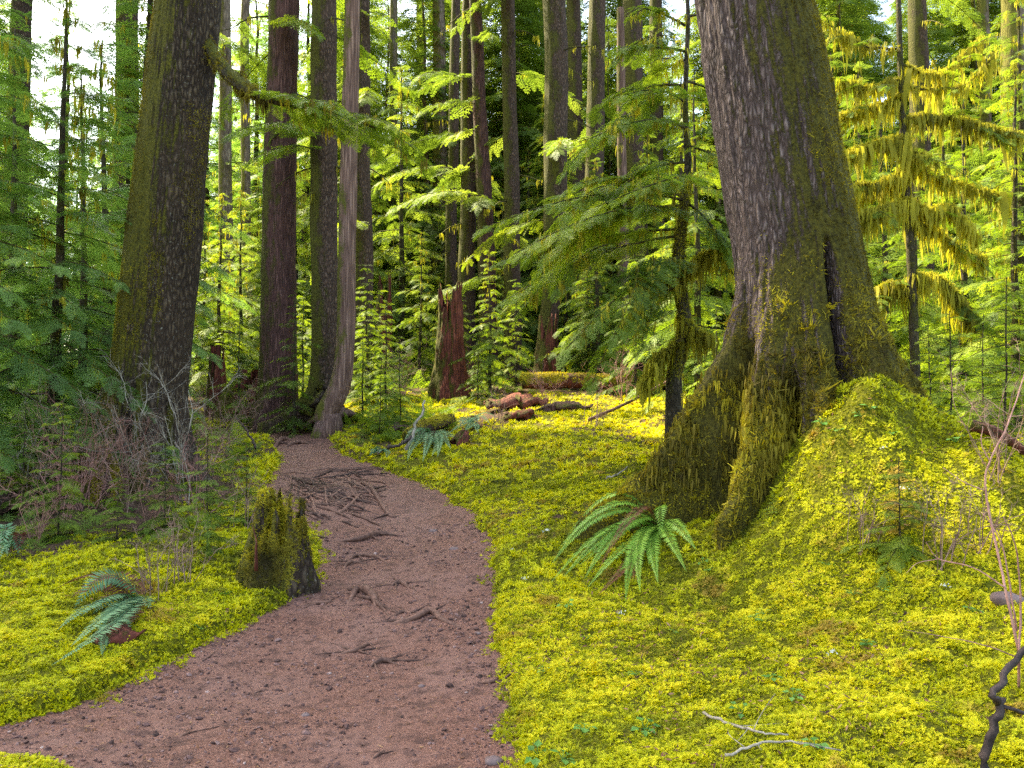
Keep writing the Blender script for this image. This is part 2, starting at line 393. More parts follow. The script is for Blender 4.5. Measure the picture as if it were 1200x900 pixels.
def _tps_fit(P, lam):
    n = len(P); d = np.linalg.norm(P[:, None, :2] - P[None, :, :2], axis=2)
    K = -np.sqrt(d * d + 0.15) + lam * np.eye(n); Q = np.c_[np.ones(n), P[:, :2]]
    A = np.block([[K, Q], [Q.T, np.zeros((3, 3))]])
    return np.linalg.solve(A, np.r_[P[:, 2], 0, 0, 0])
_W = _tps_fit(CP, 0.12)
def base_z(x, y):
    x = np.asarray(x, float); y = np.asarray(y, float); sh = x.shape
    x = x.ravel(); y = y.ravel(); r = np.empty_like(x)
    for s in range(0, len(x), 20000):
        q = np.stack([x[s:s + 20000], y[s:s + 20000]], -1)
        d = np.sqrt(((q[:, None] - CP[None, :, :2]) ** 2).sum(2) + 0.15)
        r[s:s + 20000] = -d @ _W[:len(CP)] + _W[-3] + q @ _W[-2:]
    # the moss mound over the roots in front of the great spruce
    c_, s_ = math.cos(0.9), math.sin(0.9)
    for (mx, my, amp, a, b, rot) in ((2.66, 6.45, 0.42, 0.54, 0.55, 0.25), (2.95, 6.2, 0.46, 1.0, 0.85, 0.0), (3.6, 5.9, 0.28, 0.9, 0.8, 0.0), (3.95, 6.9, 0.30, 0.35, 0.9, -0.9)):
        u = (x - mx) * math.cos(rot) + (y - my) * math.sin(rot); v = -(x - mx) * math.sin(rot) + (y - my) * math.cos(rot)
        r = r + amp * (1 + .30 * n2(x, y, 2.2, 2, 81)) * np.exp(-((u / a) ** 2 + (v / b) ** 2) ** 1.5)
    return r.reshape(sh)

def unproject(px, py, f=base_z, y0=1.2, y1=80.0):
    d = at(px, py, 1.0) - EYE
    Y = np.geomspace(y0, y1, 700)
    P = EYE + d[None] * Y[:, None]
    below = P[:, 2] < f(P[:, 0], P[:, 1])
    if not below.any(): return P[-1]
    k = int(np.argmax(below)); a, b = Y[max(k - 1, 0)], Y[k]
    for _ in range(18):
        m = (a + b) / 2; q = EYE + d * m
        if q[2] < f(q[0:1], q[1:2])[0]: b = m
        else: a = m
    return EYE + d * b

RE = [(615, 900), (604, 860), (597, 830), (583, 770), (574, 710), (576, 660), (571, 625), (548, 597), (512, 573), (472, 555), (432, 541), (402, 529), (388, 518), (384, 511)]
LE = [(-60, 846), (40, 832), (110, 812), (200, 765), (290, 722), (345, 694), (376, 665), (378, 632), (345, 600), (318, 572), (322, 552), (332, 534), (322, 521), (318, 512)]
RW = [unproject(*p)[:2] for p in RE]; LW = [unproject(*p)[:2] for p in LE]
RW = [np.array([0.12, 2.4]), np.array([0.25, 0.5]), np.array([0.3, -6.0])][::-1] + RW
LW = [np.array([-4.5, -6.0]), np.array([-5.0, 3.0]), np.array([-3.8, 3.9])] + LW
endR, endL = RW[-1], LW[-1]
RW += [endR + np.array([-0.5, 0.7]), endR + np.array([-1.9, 1.6])]; LW += [endL + np.array([-0.6, 0.4]), endL + np.array([-1.9, 0.7])]
RWs = smooth_line(np.array(RW), 120); LWs = smooth_line(np.array(LW), 120)
POLY = np.vstack([RWs, LWs[::-1]])
def path_sd(x, y):
    """signed distance to the path's edge, negative on the path"""
    x = np.asarray(x, float); y = np.asarray(y, float); sh = x.shape; x = x.ravel(); y = y.ravel()
    out = np.full(len(x), 50.0)
    near = np.where((x > -9) & (x < 4) & (y > -8) & (y < 24))[0]
    A = POLY; B = np.roll(POLY, -1, 0); AB = B - A; L2 = (AB ** 2).sum(1) + 1e-12
    for s in range(0, len(near), 8000):
        k = near[s:s + 8000]; q = np.stack([x[k], y[k]], -1)
        t = np.clip(((q[:, None] - A) * AB).sum(2) / L2, 0, 1)
        d = np.linalg.norm(q[:, None] - (A + AB * t[..., None]), axis=2).min(1)
        yy = q[:, 1:2]; c1 = (A[:, 1] > yy) != (B[:, 1] > yy)
        xi = A[:, 0] + (yy - A[:, 1]) / (np.where(AB[:, 1] == 0, 1e-9, AB[:, 1])) * AB[:, 0]
        ins = ((c1 & (q[:, 0:1] < xi)).sum(1) % 2) == 1
        out[k] = np.where(ins, -d, d)
    out = out + 0.065 * n2(x, y, 2.6, 3, 5) + 0.035 * n2(x, y, 13.0, 2, 6)
    e = np.hypot((x + 2.28) / 0.62, (y - 3.28) / 0.34)          # the moss island in the path
    out = np.maximum(out, (1 - e) * 0.35)
    return out.reshape(sh)
ROOTC = unproject(388, 590)
def path_z(x, y):
    b = base_z(x, y) - 0.05
    rm = np.exp(-((x - ROOTC[0]) / 0.8) ** 2 - ((y - ROOTC[1]) / 1.5) ** 2)
    return b + 0.025 * n2(x, y, 1.2, 3, 11) + 0.012 * n2(x, y, 6.0, 3, 12) + 0.007 * n2(x, y, 22.0, 2, 13) + 0.004 * n2(x, y, 60.0, 1, 14) + 0.17 * rm * (1 + .5 * n2(x, y, 3.0, 2, 15))
def hummock(x, y):
    return 0.075 * n2(x, y, 0.9, 3, 21) + 0.06 * n2(x, y, 3.0, 3, 22) + 0.035 * n2(x, y, 8.0, 2, 24)
def ground_z(x, y, sd=None):
    x = np.asarray(x, float); y = np.asarray(y, float)
    sd = path_sd(x, y) if sd is None else sd
    k = sstep(-0.02, 0.13, sd); k2 = sstep(0.0, 0.7, sd)
    hi = base_z(x, y) + 0.035 + hummock(x, y) * k2
    return (path_z(x, y) - 0.06) * (1 - k) + hi * k
def spot(px, py, up=0.0):
    p = unproject(px, py, top_z); p[2] += up; return p

def axis(dense0, dense1, step, lo, hi, grow=1.12):
    m = list(np.arange(dense0, dense1 + 1e-6, step)); s = step; a = dense1
    while a < hi: s *= grow; a += s; m.append(a)
    s = step; a = dense0
    while a > lo: s *= grow; a -= s; m.insert(0, a)
    return np.array(m)
XS = axis(-8.0, 8.5, 0.06, -190, 190); YS = axis(1.8, 16.0, 0.06, -50, 250)
GX, GY = np.meshgrid(XS, YS)
GSD = path_sd(GX, GY); GZ = ground_z(GX, GY, GSD)
def look(G, x, y):
    """a value of the ground grid at (x, y), between its vertices"""
    x = np.asarray(x, float); y = np.asarray(y, float)
    i = np.clip(np.searchsorted(XS, x) - 1, 0, len(XS) - 2); j = np.clip(np.searchsorted(YS, y) - 1, 0, len(YS) - 2)
    u = np.clip((x - XS[i]) / (XS[i + 1] - XS[i]), 0, 1); v = np.clip((y - YS[j]) / (YS[j + 1] - YS[j]), 0, 1)
    return (G[j, i] * (1 - u) + G[j, i + 1] * u) * (1 - v) + (G[j + 1, i] * (1 - u) + G[j + 1, i + 1] * u) * v
GT = np.maximum(GZ, np.where(GSD < 0.1, path_z(GX, GY), -99))
def top_z(x, y): return look(GT, x, y)         # the surface one sees: path sheet on the path, ground off it
def gz(x, y): return float(look(GZ, np.array([x]), np.array([y]))[0])
path_sd_exact = path_sd
def path_sd(x, y): return look(GSD, x, y)
ground_exact = ground_z
def ground_z(x, y, sd=None): return look(GZ, x, y)
def moss_amount(x, y, sd):
    m = 0.62 + 0.55 * n2(x, y, 0.35, 3, 31) + 0.25 * n2(x, y, 1.6, 2, 32)
    m = m - 0.75 * sstep(17.5, 24.0, y) - 0.8 * np.exp(-((x + 5.6) / 2.0) ** 2 - ((y - 9.6) / 1.9) ** 2)
    m = m + 0.5 * sstep(9.0, 5.0, y)
    return np.clip(m, 0, 1) * sstep(-0.02, 0.05, sd)
nx, ny = len(XS), len(YS)
idx = np.arange(nx * ny).reshape(ny, nx)
GF = np.stack([idx[:-1, :-1], idx[:-1, 1:], idx[1:, 1:], idx[1:, :-1]], -1).reshape(-1, 4)
o = link("ground", mk_mesh("ground", np.stack([GX, GY, GZ], -1), GF, {"moss": moss_amount(GX, GY, GSD).ravel()}, True, MAT['ground']))
tag(o, kind='structure')

px_, py_ = np.arange(-6.2, 1.6, 0.022), np.r_[np.arange(-2.0, 2.4, .06), np.arange(2.4, 7.5, .018), np.arange(7.5, 19.5, .04)]
PX, PY = np.meshgrid(px_, py_); PSD = path_sd_exact(PX, PY); PZ = path_z(PX, PY)
pid = np.arange(PX.size).reshape(PX.shape)
PF = np.stack([pid[:-1, :-1], pid[:-1, 1:], pid[1:, 1:], pid[1:, :-1]], -1).reshape(-1, 4)
PF = PF[(PSD.ravel()[PF] < 0.12).all(1)]
used, inv = np.unique(PF, return_inverse=True)
o = link("path", mk_mesh("path", np.stack([PX, PY, PZ], -1).reshape(-1, 3)[used], inv.reshape(-1, 4), None, True, MAT['path']))
tag(o, kind='structure')

# ------------------------------------------------------------------ small shapes used many times
def blade(P0, D, L, Wd, curl, nseg=2, up=np.array([0, 0, 1.0])):
    """a tapering arched strip from P0 along D; returns verts, quads"""
    D = D / np.linalg.norm(D); S = np.cross(D, up); S /= np.linalg.norm(S) + 1e-9
    t = np.linspace(0, 1, nseg + 1)
    C = P0 + D * (t * L)[:, None] - up * (curl * L * t ** 2)[:, None]
    wd = Wd * np.array([0.75, 1.0, 0.18] if nseg == 2 else np.sin(np.linspace(0.5, 3.0, nseg + 1)))
    V = np.empty((2 * (nseg + 1), 3)); V[0::2] = C - S * wd[:, None] * .5; V[1::2] = C + S * wd[:, None] * .5
    k = np.arange(nseg) * 2
    return V, np.stack([k, k + 1, k + 3, k + 2], -1)

def tuft(rg, n=12, L=(0.5, 1.0), Wd=0.24, spread=(15, 75), curl=0.5, nseg=2):
    b = MB()
    for _ in range(n):
        az = rg.random() * 2 * math.pi; el = math.radians(90 - rg.uniform(*spread))
        D = np.array([math.cos(az) * math.cos(el), math.sin(az) * math.cos(el), math.sin(el)])
        V, Fq = blade(np.array([rg.normal() * .12, rg.normal() * .12, -0.1]), D, rg.uniform(*L), Wd * rg.uniform(.7, 1.3), curl * rg.uniform(.2, 1.4), nseg)
        b.add(V, Fq)
    return np.concatenate(b.v), np.concatenate(b.f)

def moss_frond_tuft(rg, n=5):
    """feathery moss: little stems with side leaflets"""
    b = MB()
    for _ in range(n):
        az = rg.random() * 2 * math.pi; el = math.radians(rg.uniform(12, 70))
        D = np.array([math.cos(az) * math.cos(el), math.sin(az) * math.cos(el), math.sin(el)]); L = rg.uniform(.6, 1.1)
        P0 = np.array([rg.normal() * .15, rg.normal() * .15, -0.12]); S = np.cross(D, [0, 0, 1.0]); S /= np.linalg.norm(S)
        curl = rg.uniform(.2, .7)
        V, Fq = blade(P0, D, L, .10, curl); b.add(V, Fq)
        for t in (.35, .6, .84):
            q = P0 + D * t * L - np.array([0, 0, 1]) * curl * L * t * t
            for s in (-1, 1):
                dd = D * .7 + S * s * .8 + np.array([0, 0, rg.uniform(-.25, .15)])
                dd /= np.linalg.norm(dd); l = .30 * (1.15 - t) + .08; pp = np.cross(dd, [0, 0, 1.0]); pp /= np.linalg.norm(pp)
                b.add([q, q + dd * l * .5 + pp * .055, q + dd * l - [0, 0, .04], q + dd * l * .5 - pp * .055], [[0, 1, 2, 3]])
    return np.concatenate(b.v), np.concatenate(b.f)

_r = rng_(5)
TUFT = [tuft(_r, 13, (.4, 1.0), .17) for _ in range(5)]
FROND = [moss_frond_tuft(_r, 4) for _ in range(8)]
DROOP = [tuft(_r, 14, (0.4, 1.1), .11, (30, 100), 0.9) for _ in range(5)]

def strand(rg, n=5):
    b = MB()
    for _ in range(n):
        L = rg.uniform(.4, 1.0); wd = rg.uniform(.04, .12); a = rg.random() * 6.28; S = np.array([math.cos(a), math.sin(a), 0])
        off = np.array([rg.normal() * .14, rg.normal() * .14, .04]); t = np.linspace(0, 1, 4)
        C = off + np.stack([.04 * np.sin(3 * t + a), .04 * np.cos(4 * t + a), -L * t], -1)
        wv = wd * np.array([.9, 1.1, .7, .12])
        V = np.empty((8, 3)); V[0::2] = C - S * wv[:, None] * .5; V[1::2] = C + S * wv[:, None] * .5
        k = np.arange(3) * 2; b.add(V, np.stack([k, k + 1, k + 3, k + 2], -1))
    return np.concatenate(b.v), np.concatenate(b.f)
STRAND = [strand(_r, 5) for _ in range(5)]

def leafq(b, p, d, l, wd, n=np.array([0, 0, 1.0])):
    s = np.cross(d, n); s /= np.linalg.norm(s) + 1e-9
    b.add([p, p + d * l * .45 - s * wd * .5, p + d * l, p + d * l * .45 + s * wd * .5], [[0, 1, 2, 3]])

def spray(rg, n, subs, wd=0.034):
    """a flat fan of hemlock foliage, unit long, along +X, face up"""
    b = MB()
    for i in range(n):
        t = (i + .6) / n
        ax = np.array([t, .03 * math.sin(5 * t), -.22 * t * t])
        for s in (-1, 1):
            l = (.44 * (1 - t) ** .75 + .07) * min(1, .35 + t * 4) * rg.uniform(.75, 1.15)
            a = math.radians(rg.uniform(46, 62)) * s
            d = np.array([math.cos(a), math.sin(a), rg.uniform(-.22, .04)]); d /= np.linalg.norm(d)
            if subs == 0:
                leafq(b, ax, d, l, wd * 2.3)
            else:
                leafq(b, ax, d, l, wd * .9)
                for k in range(subs):
                    u = (k + .7) / (subs + .4); q = ax + d * l * u - np.array([0, 0, .12 * l * u * u])
                    for s2 in (-1, 1):
                        a2 = a + math.radians(rg.uniform(40, 58)) * s2
                        d2 = np.array([math.cos(a2), math.sin(a2), d[2] + rg.uniform(-.2, .1)]); d2 /= np.linalg.norm(d2)
                        leafq(b, q, d2, (l * .42 + .03) * (1.1 - .6 * u), wd)
        leafq(b, ax, np.array([1, 0, -.3]) / 1.044, 1.3 / n, wd)
    return np.concatenate(b.v), np.concatenate(b.f)
SPRAY_HI = [spray(_r, 10, 3, .034) for _ in range(5)]
SPRAY_MID = [spray(_r, 8, 2, .042) for _ in range(5)]
SPRAY_LO = [spray(_r, 5, 0, .06) for _ in range(4)]
SPRAYS = {'hi': SPRAY_HI, 'mid': SPRAY_MID, 'lo': SPRAY_LO}

def spray_rot(D, roll, nrm=None):
    """x axis along D, z as upward as it can be, rolled"""
    D = D / (np.linalg.norm(D, axis=1)[:, None] + 1e-9)
    Y = np.cross(np.array([0, 0, 1.0])[None], D); Y /= np.linalg.norm(Y, axis=1)[:, None] + 1e-9
    Z = np.cross(D, Y); cs, sn = np.cos(roll)[:, None], np.sin(roll)[:, None]
    Y, Z = Y * cs + Z * sn, Z * cs - Y * sn
    return np.stack([D, Y, Z], -1)

def branch(wood, crown, moss, P, D, L, droop, r0, lod, rg, tint, size=None, dens=1.0, mossd=0.0, bare=0.0, spr=None):
    """one conifer branch from P along D: wood tube, sprays, hanging moss"""
    D = D / np.linalg.norm(D); n = 7
    t = np.linspace(0, 1, n); side = np.cross(D, [0, 0, 1.0]); side /= np.linalg.norm(side) + 1e-9
    wob = rg.normal() * .08 * L
    C = P + D * (t * L)[:, None] - np.array([0, 0, 1.0]) * (droop * L * t ** 2.0)[:, None] + side * (wob * np.sin(t * 3))[:, None]
    V, Fq = tube(C, r0 * (1 - .85 * t) + .002, 5 if lod == 'hi' else 4, cap=False); wood.add(V, Fq)
    m = max(3, int(L / (0.085 if lod != 'lo' else .16) * dens / (1 if size is None else max(.5, size / .4))))
    s = np.clip(bare + (1 - bare) * (np.arange(m) + rg.random(m)) / m, 0, 1)
    s = np.r_[s, 1.0, .97]; m += 2
    k = np.minimum((s * (n - 1)).astype(int), n - 2); u = (s * (n - 1) - k)[:, None]
    Q = C[k] * (1 - u) + C[k + 1] * u; T = C[k + 1] - C[k]; T /= np.linalg.norm(T, axis=1)[:, None]
    sg = np.where(np.arange(m) % 2 == 0, 1, -1) * np.radians(rg.uniform(30, 62, m)); sg[-2:] *= .15
    S = np.cross(T, [0, 0, 1.0]); S /= np.linalg.norm(S, axis=1)[:, None] + 1e-9
    DD = T * np.cos(sg)[:, None] + S * np.sin(sg)[:, None]; DD[:, 2] -= rg.uniform(0, .28, m)
    sz = (size or .4) * (0.55 + 0.75 * (1 - s)) * rg.uniform(.75, 1.2, m) * min(1.0, .45 + L * .45)
    scatter(crown, spr or SPRAYS[lod], Q, spray_rot(DD, rg.normal(size=m) * .28), sz, np.clip(tint + rg.normal(size=m) * .16, 0, 1), rg)
    if mossd > 0:
        mm = max(2, int(L * mossd)); s = rg.random(mm) * .9; k = np.minimum((s * (n - 1)).astype(int), n - 2); u = (s * (n - 1) - k)[:, None]
        Q = C[k] * (1 - u) + C[k + 1] * u + rg.normal(size=(mm, 3)) * .015
        scatter(moss, STRAND, Q, frames(np.tile([0, 0, 1.0], (mm, 1)), spin=rg.random(mm) * 6.28), rg.uniform(.08, .30, mm), rg.uniform(.2, .95, mm), rg)
    return C

def conifer_parts(seed, h, r0, nb, blen, start=.06, lod='mid', droop=.28, size=.4, dens=1.0, mossd=0.0, top=.9, dead=0, tilt=(-12, 22)):
    """meshes of a whole young conifer standing at the origin: wood, crown, moss"""
    rg = rng_(seed); wood, crown, moss = MB(), MB(), MB()
    z = np.linspace(-.3, h, 12); cx = np.cumsum(rg.normal(size=12) * .012 * h / 4); cy = np.cumsum(rg.normal(size=12) * .012 * h / 4); cx -= cx[0]; cy -= cy[0]
    C = np.stack([cx, cy, z], -1); V, Fq = tube(C, r0 * (1 - .93 * np.linspace(0, 1, 12)) + .004, 9, cap=False); wood.add(V, Fq)
    for i in range(nb + dead):
        isdead = i >= nb
        t = start + (1 - start) * ((i + rg.random() * .8) / nb) if not isdead else rg.uniform(.04, max(.1, start * 1.1))
        t = min(t, .985); az = i * 2.39996 + rg.normal() * .35
        prof = (min(1, (1 - t) * 1.05)) ** .8 * (.55 + .45 * min(1, (t - start + .12) / .22))
        L = max(.10 * min(1, h / 2), blen * prof * rg.uniform(.6, 1.15))
        el = math.radians(tilt[0] + (tilt[1] - tilt[0]) * t + rg.normal() * 7)
        D = np.array([math.cos(az) * math.cos(el), math.sin(az) * math.cos(el), math.sin(el)])
        zi = -.3 + t * (h + .3); P = np.array([np.interp(zi, z, cx), np.interp(zi, z, cy), max(zi, .1)])
        if isdead:
            tt = np.linspace(0, 1, 6); L *= .8
            Cb = P + D * (tt * L)[:, None] - np.array([0, 0, 1.0]) * (.15 * L * tt ** 2)[:, None] + rg.normal(size=(6, 3)) * .02 * L * tt[:, None]
            V, Fq = tube(Cb, .012 * (1 - .8 * tt) + .002, 5, cap=False); wood.add(V, Fq)
        else:
            branch(wood, crown, moss, P, D, L, droop, max(.004, r0 * .22 * (1 - t)), lod, rg, rg.uniform(.25, .75), size, dens, mossd * (1 - t))
    return wood, crown, moss

def young_tree(kind, seed, h, r0, nb, blen, leaf, mossmat='hang_moss', bark='bark_limb', **kw):
    wood, crown, moss = conifer_parts(seed, h, r0, nb, blen, **kw)
    r = [("trunk", wood.mesh("trunk", MAT[bark])), ("crown", crown.mesh("crown", MAT[leaf], False))]
    if moss.v: r.append(("hanging_moss", moss.mesh("hanging_moss", MAT[mossmat], False)))
    return r

def plant_tree(parts, name, loc, label, cat, group=None, rz=0.0, s=1.0):
    e = empty(name, loc, label, cat, group, rz, s)
    for n, me in parts: link(n, me, e)
    return e

# ------------------------------------------------------------------ big and tall trunks
def trunk_surface(prof, Y, nseg, step, zbot, ztop, rough, seed, butt=(), grooves=(), ysq=1.0, folds=None, wob=0.0):
    """prof: (py, centre px, half width px) rows seen at depth Y. Returns verts, quads, centre function"""
    rows = sorted([(at(cx, py, Y)[2], at(cx, py, Y)[0], hw / F * Y) for py, cx, hw in prof])
    zz = np.array([r[0] for r in rows]); xx = np.array([r[1] for r in rows]); rr = np.array([r[2] for r in rows])
    def ext(z, v):
        r = np.interp(z, zz, v)
        hi = z > zz[-1]; r = np.where(hi, v[-1] + (v[-1] - v[-2]) / (zz[-1] - zz[-2]) * (z - zz[-1]) * .9, r)
        return r
    z = np.arange(zbot, min(ztop, zz[-1] + .5), step); zt = np.linspace(min(ztop, zz[-1] + .5), ztop, 24); z = np.r_[z, zt]
    cx = ext(z, xx) + wob * rr.mean() * vnoise(np.stack([z * .35, z * 0, z * 0 + seed * 3.1], -1), seed) * (z > zbot + .8); r = np.maximum(ext(z, rr), .04)
    th = np.arange(nseg) / nseg * 2 * math.pi
    TH, Z = np.meshgrid(th, z); R = np.repeat(r[:, None], nseg, 1)
    for (deg, A, wd, zb, s, hgt) in butt:                    # direction, reach, angular width, ground z, fall-off, height
        d = np.angle(np.exp(1j * (TH - math.radians(deg + 0))))
        hz = np.clip(Z - zb, -.3, None); fl = np.exp(-(np.maximum(hz, 0) / s) ** .85) * sstep(hgt, hgt * .45, hz)
        ww = wd * (1.0 + .35 * np.clip(hz, 0, 2))
        R = R + A * fl * np.exp(-(d / ww) ** 2)
    for (deg, A, wd, z0, z1) in grooves:
        d = np.angle(np.exp(1j * (TH - math.radians(deg)))); R = R - A * np.exp(-(d / wd) ** 2) * sstep(z0, z0 + .3, Z) * sstep(z1, z1 - .4, Z)
    rad = r[:, None]
    U = np.stack([np.cos(TH) * rad * 7, np.sin(TH) * rad * 7, Z * 1.3], -1)
    R = R + rough * (1.0 * fbm(U, 4, seed) + .5 * (1 - 2 * np.abs(fbm(U * np.array([2.6, 2.6, .55]), 3, seed + 9))))
    if folds:
        zb, amp = folds; hz = Z - zb
        R = R + amp * sstep(2.0, .5, hz) * (1 - 2.2 * np.abs(fbm(np.stack([np.cos(TH) * 6.5, np.sin(TH) * 6.5, Z * .7], -1), 3, seed + 21)))
    if folds:
        Wp = np.stack([np.cos(TH) * R, np.sin(TH) * R, Z], -1)
        R = R + .075 * sstep(2.1, .7, hz) * fbm(Wp * np.array([6, 6, 3.2]), 3, seed + 33) + .02 * fbm(Wp * np.array([16, 16, 5]), 2, seed + 34)
    low = np.stack([np.cos(TH) * 2.0, np.sin(TH) * 2.0, Z * .6], -1); R = R * (1 + .05 * fbm(low, 2, seed + 3))
    V = np.stack([cx[:, None] + np.cos(TH) * R, Y + np.sin(TH) * R * ysq, Z], -1).reshape(-1, 3)
    m = len(z); i = np.arange(m - 1)[:, None] * nseg; j = np.arange(nseg)[None]; j2 = (j + 1) % nseg
    return V, np.stack([i + j, i + j2, i + nseg + j2, i + nseg + j], -1).reshape(-1, 4), (lambda q: (float(ext(np.array([q]), xx)[0]), float(ext(np.array([q]), rr)[0])))

def recentre(o_mesh, base): o_mesh.transform(Matrix.Translation(-Vector(base)))

# ------------------------------------------------------------------ the great spruce on the right
GYP = 7.2
gprof = [(-300, 838, 56), (0, 882, 63), (100, 900, 67), (200, 917, 69), (300, 935, 72), (400, 945, 78), (500, 950, 88), (600, 952, 100), (680, 952, 104)]
gb = 0.80
V, Fq, gcen = trunk_surface(gprof, GYP, 420, .03, gb - .9, 24.0, .026, 3, folds=(gb, .085), butt=[
    (182, 1.27, .125, gb - .2, .80, 2.4), (222, .64, .115, gb - .1, .85, 2.2), (257, .40, .10, gb - .1, .8, 2.0), (297, .58, .19, gb - .1, 1.05, 2.4),
    (345, .60, .24, gb, .8, 1.8), (4, .85, .20, gb + .05, .66, 1.7), (60, 1.0, .3, gb, .7, 1.6), (125, 1.1, .3, gb, .7, 1.7)],
    grooves=[(203, .24, .13, gb - .8, gb + 1.5), (240, .28, .06, gb - .7, gb + 1.2), (275, .30, .055, gb + .2, gb + 2.3), (264, .12, .03, gb - .5, gb + .9), (320, .12, .06, gb - .5, gb + 1.2)])
gcx, gr = gcen(gb)
GBASE = (gcx, GYP, gb)
great = empty("spruce_tree", GBASE, "huge old spruce with flaring mossy roots beside the trail", "tree")
me = mk_mesh("trunk", V - np.array(GBASE), Fq, None, True, MAT['bark_spruce']); link("trunk", me, great)
# moss on its foot, right flank and ridges
rg = rng_(71)
hz = V[:, 2] - gb; cxs = np.array([gcen(q)[0] for q in np.linspace(gb - 1, 25, 300)]); cxv = np.interp(V[:, 2], np.linspace(gb - 1, 25, 300), cxs)
ang = np.degrees(np.arctan2(V[:, 1] - GYP, V[:, 0] - cxv)) % 360
patch = fbm(np.stack([V[:, 0] * 2.2, V[:, 1] * 2.2, V[:, 2] * .9], -1), 4, 77)
right = np.clip(1 - np.abs(((ang - 330 + 180) % 360) - 180) / 75, 0, 1)
lowm = sstep(2.3, 1.2, hz + .5 * patch) * sstep(-.42, -.12, patch + .25 * fbm(V * 5, 2, 55))
wgt = np.clip(lowm + right * sstep(-.15, .25, patch + .35 * right) + .55 * sstep(.12, .3, patch) * sstep(3.6, 2.2, hz), 0, 1) * (hz < 5.2) * (hz > -.7) * ((ang > 160) | (ang < 30))
vis = wgt > .02
P, N_ = sample_surface(V, Fq, 60000, rg, wgt)
k = len(P); pn = fbm(P * 2.4, 3, 5)
hz_ = P[:, 2] - gb
tn = np.clip(.42 + .9 * pn + .25 * sstep(1.6, .3, hz_) * (N_[:, 2] > -.1) + .5 * np.clip(N_[:, 2], 0, 1) + rg.normal(size=k) * .13, 0, 1)
NN = N_ + np.array([0, 0, -.35]) + rg.normal(size=(k, 3)) * .25
mb = MB(); scatter(mb, DROOP + TUFT[:2], P - N_ * .008, frames(NN, spin=rg.random(k) * 6.28), np.exp(rg.normal(-3.5, .35, k)) * (1 + .25 * (hz_ < 1)), tn, rg)
me = mb.mesh("moss_cover", MAT['trunk_moss'], False); recentre(me, GBASE); link("moss_cover", me, great)
w2 = right * sstep(-.35, .1, patch + .5 * right) * (hz > .8) * (hz < 5.5) + .35 * sstep(.05, .3, patch) * (ang > 250) * (hz > .5) * (hz < 5.5)
P, N_ = sample_surface(V, Fq, 30000, rg, w2 + 1e-7); k = len(P)
mb = MB(); scatter(mb, DROOP, P - N_ * .008, frames(N_ + np.array([0, 0, -.35]) + rg.normal(size=(k, 3)) * .25, spin=rg.random(k) * 6.28), np.exp(rg.normal(-3.55, .35, k)), np.clip(.22 + .9 * fbm(P * np.array([3, 3, 1.5]), 3, 15) + rg.normal(size=k) * .12, 0, 1), rg)
me = mb.mesh("moss_flank", MAT['trunk_moss'], False); recentre(me, GBASE); link("moss_flank", me, great)
k = 900; P, N_ = sample_surface(V, Fq, k, rg, np.clip(lowm, 0, 1) * (hz < 1.7) * (hz > -.3) * (ang > 165) * (ang < 320) * sstep(-.1, .25, fbm(V * 3.5, 3, 91)) + 1e-8)
mb = MB(); scatter(mb, DROOP + FROND[:3], P - N_ * .01, frames(N_ * .7 + np.array([0, 0, -.8]) + rg.normal(size=(k, 3)) * .3, spin=rg.random(k) * 6.28), rg.uniform(.06, .13, k), np.clip(rg.normal(.55, .25, k), 0, 1), rg)
me = mb.mesh("moss_shag", MAT['trunk_moss'], False); recentre(me, GBASE); link("moss_shag", me, great)
# ragged moss hanging on the left root
mb = MB(); wl = wgt * (ang > 175) * (ang < 240) * (hz < 1.2) * (hz > .1)
P, N_ = sample_surface(V, Fq, 900, rg, wl + 1e-9); P = P + N_ * .02
scatter(mb, STRAND, P, frames(np.tile([0, 0, 1.0], (len(P), 1)), spin=rg.random(len(P)) * 6.28), rg.uniform(.06, .2, len(P)), rg.uniform(.1, .6, len(P)), rg)
me = mb.mesh("hanging_moss", MAT['trunk_moss'], False); recentre(me, GBASE); link("hanging_moss", me, great)

# ------------------------------------------------------------------ the old mossy tree on the left
LY = 10.6
lprof = [(-300, 243, 36), (0, 221, 36), (100, 211, 37), (200, 200, 38.5), (300, 190, 41), (400, 180, 41.5), (480, 172, 43), (560, 168, 48), (640, 166, 50)]
lx = at(170, 540, LY)[0]; lb = gz(lx, LY)
V, Fq, lcen = trunk_surface(lprof, LY, 300, .04, lb - .5, 26.0, .026, 13, butt=[
    (200, .45, .35, lb, .6, 1.5), (250, .35, .3, lb, .5, 1.4), (300, .4, .35, lb, .5, 1.5), (350, .45, .35, lb, .45, 1.3), (80, .5, .4, lb, .5, 1.3)],
    grooves=[(275, .12, .10, lb - .5, lb + 1.4), (325, .10, .08, lb - .5, lb + 1.2)])
LBASE = (lx, LY, lb)
old = empty("old_conifer", LBASE, "thick leaning dark conifer with moss on its left side, left of the trail", "tree")
link("trunk", mk_mesh("trunk", V - np.array(LBASE), Fq, None, True, MAT['bark_left']), old)
rg = rng_(72); cxv = np.interp(V[:, 2], np.linspace(lb - 1, 25, 300), [lcen(q)[0] for q in np.linspace(lb - 1, 25, 300)])
ang = np.degrees(np.arctan2(V[:, 1] - LY, V[:, 0] - cxv)) % 360; hz = V[:, 2] - lb
patch = fbm(np.stack([V[:, 0] * 2.4, V[:, 1] * 2.4, V[:, 2] * 1.1], -1), 4, 78)
left = np.clip(1 - np.abs(ang - 205) / 62, 0, 1)
wgt = np.clip(left * sstep(-.1, .2, patch + .3 * left) + .5 * sstep(.16, .34, patch), 0, 1) * (hz < 6.5) * (hz > -.2) * (ang > 140)
P, N_ = sample_surface(V, Fq, 17000, rg, wgt); k = len(P)
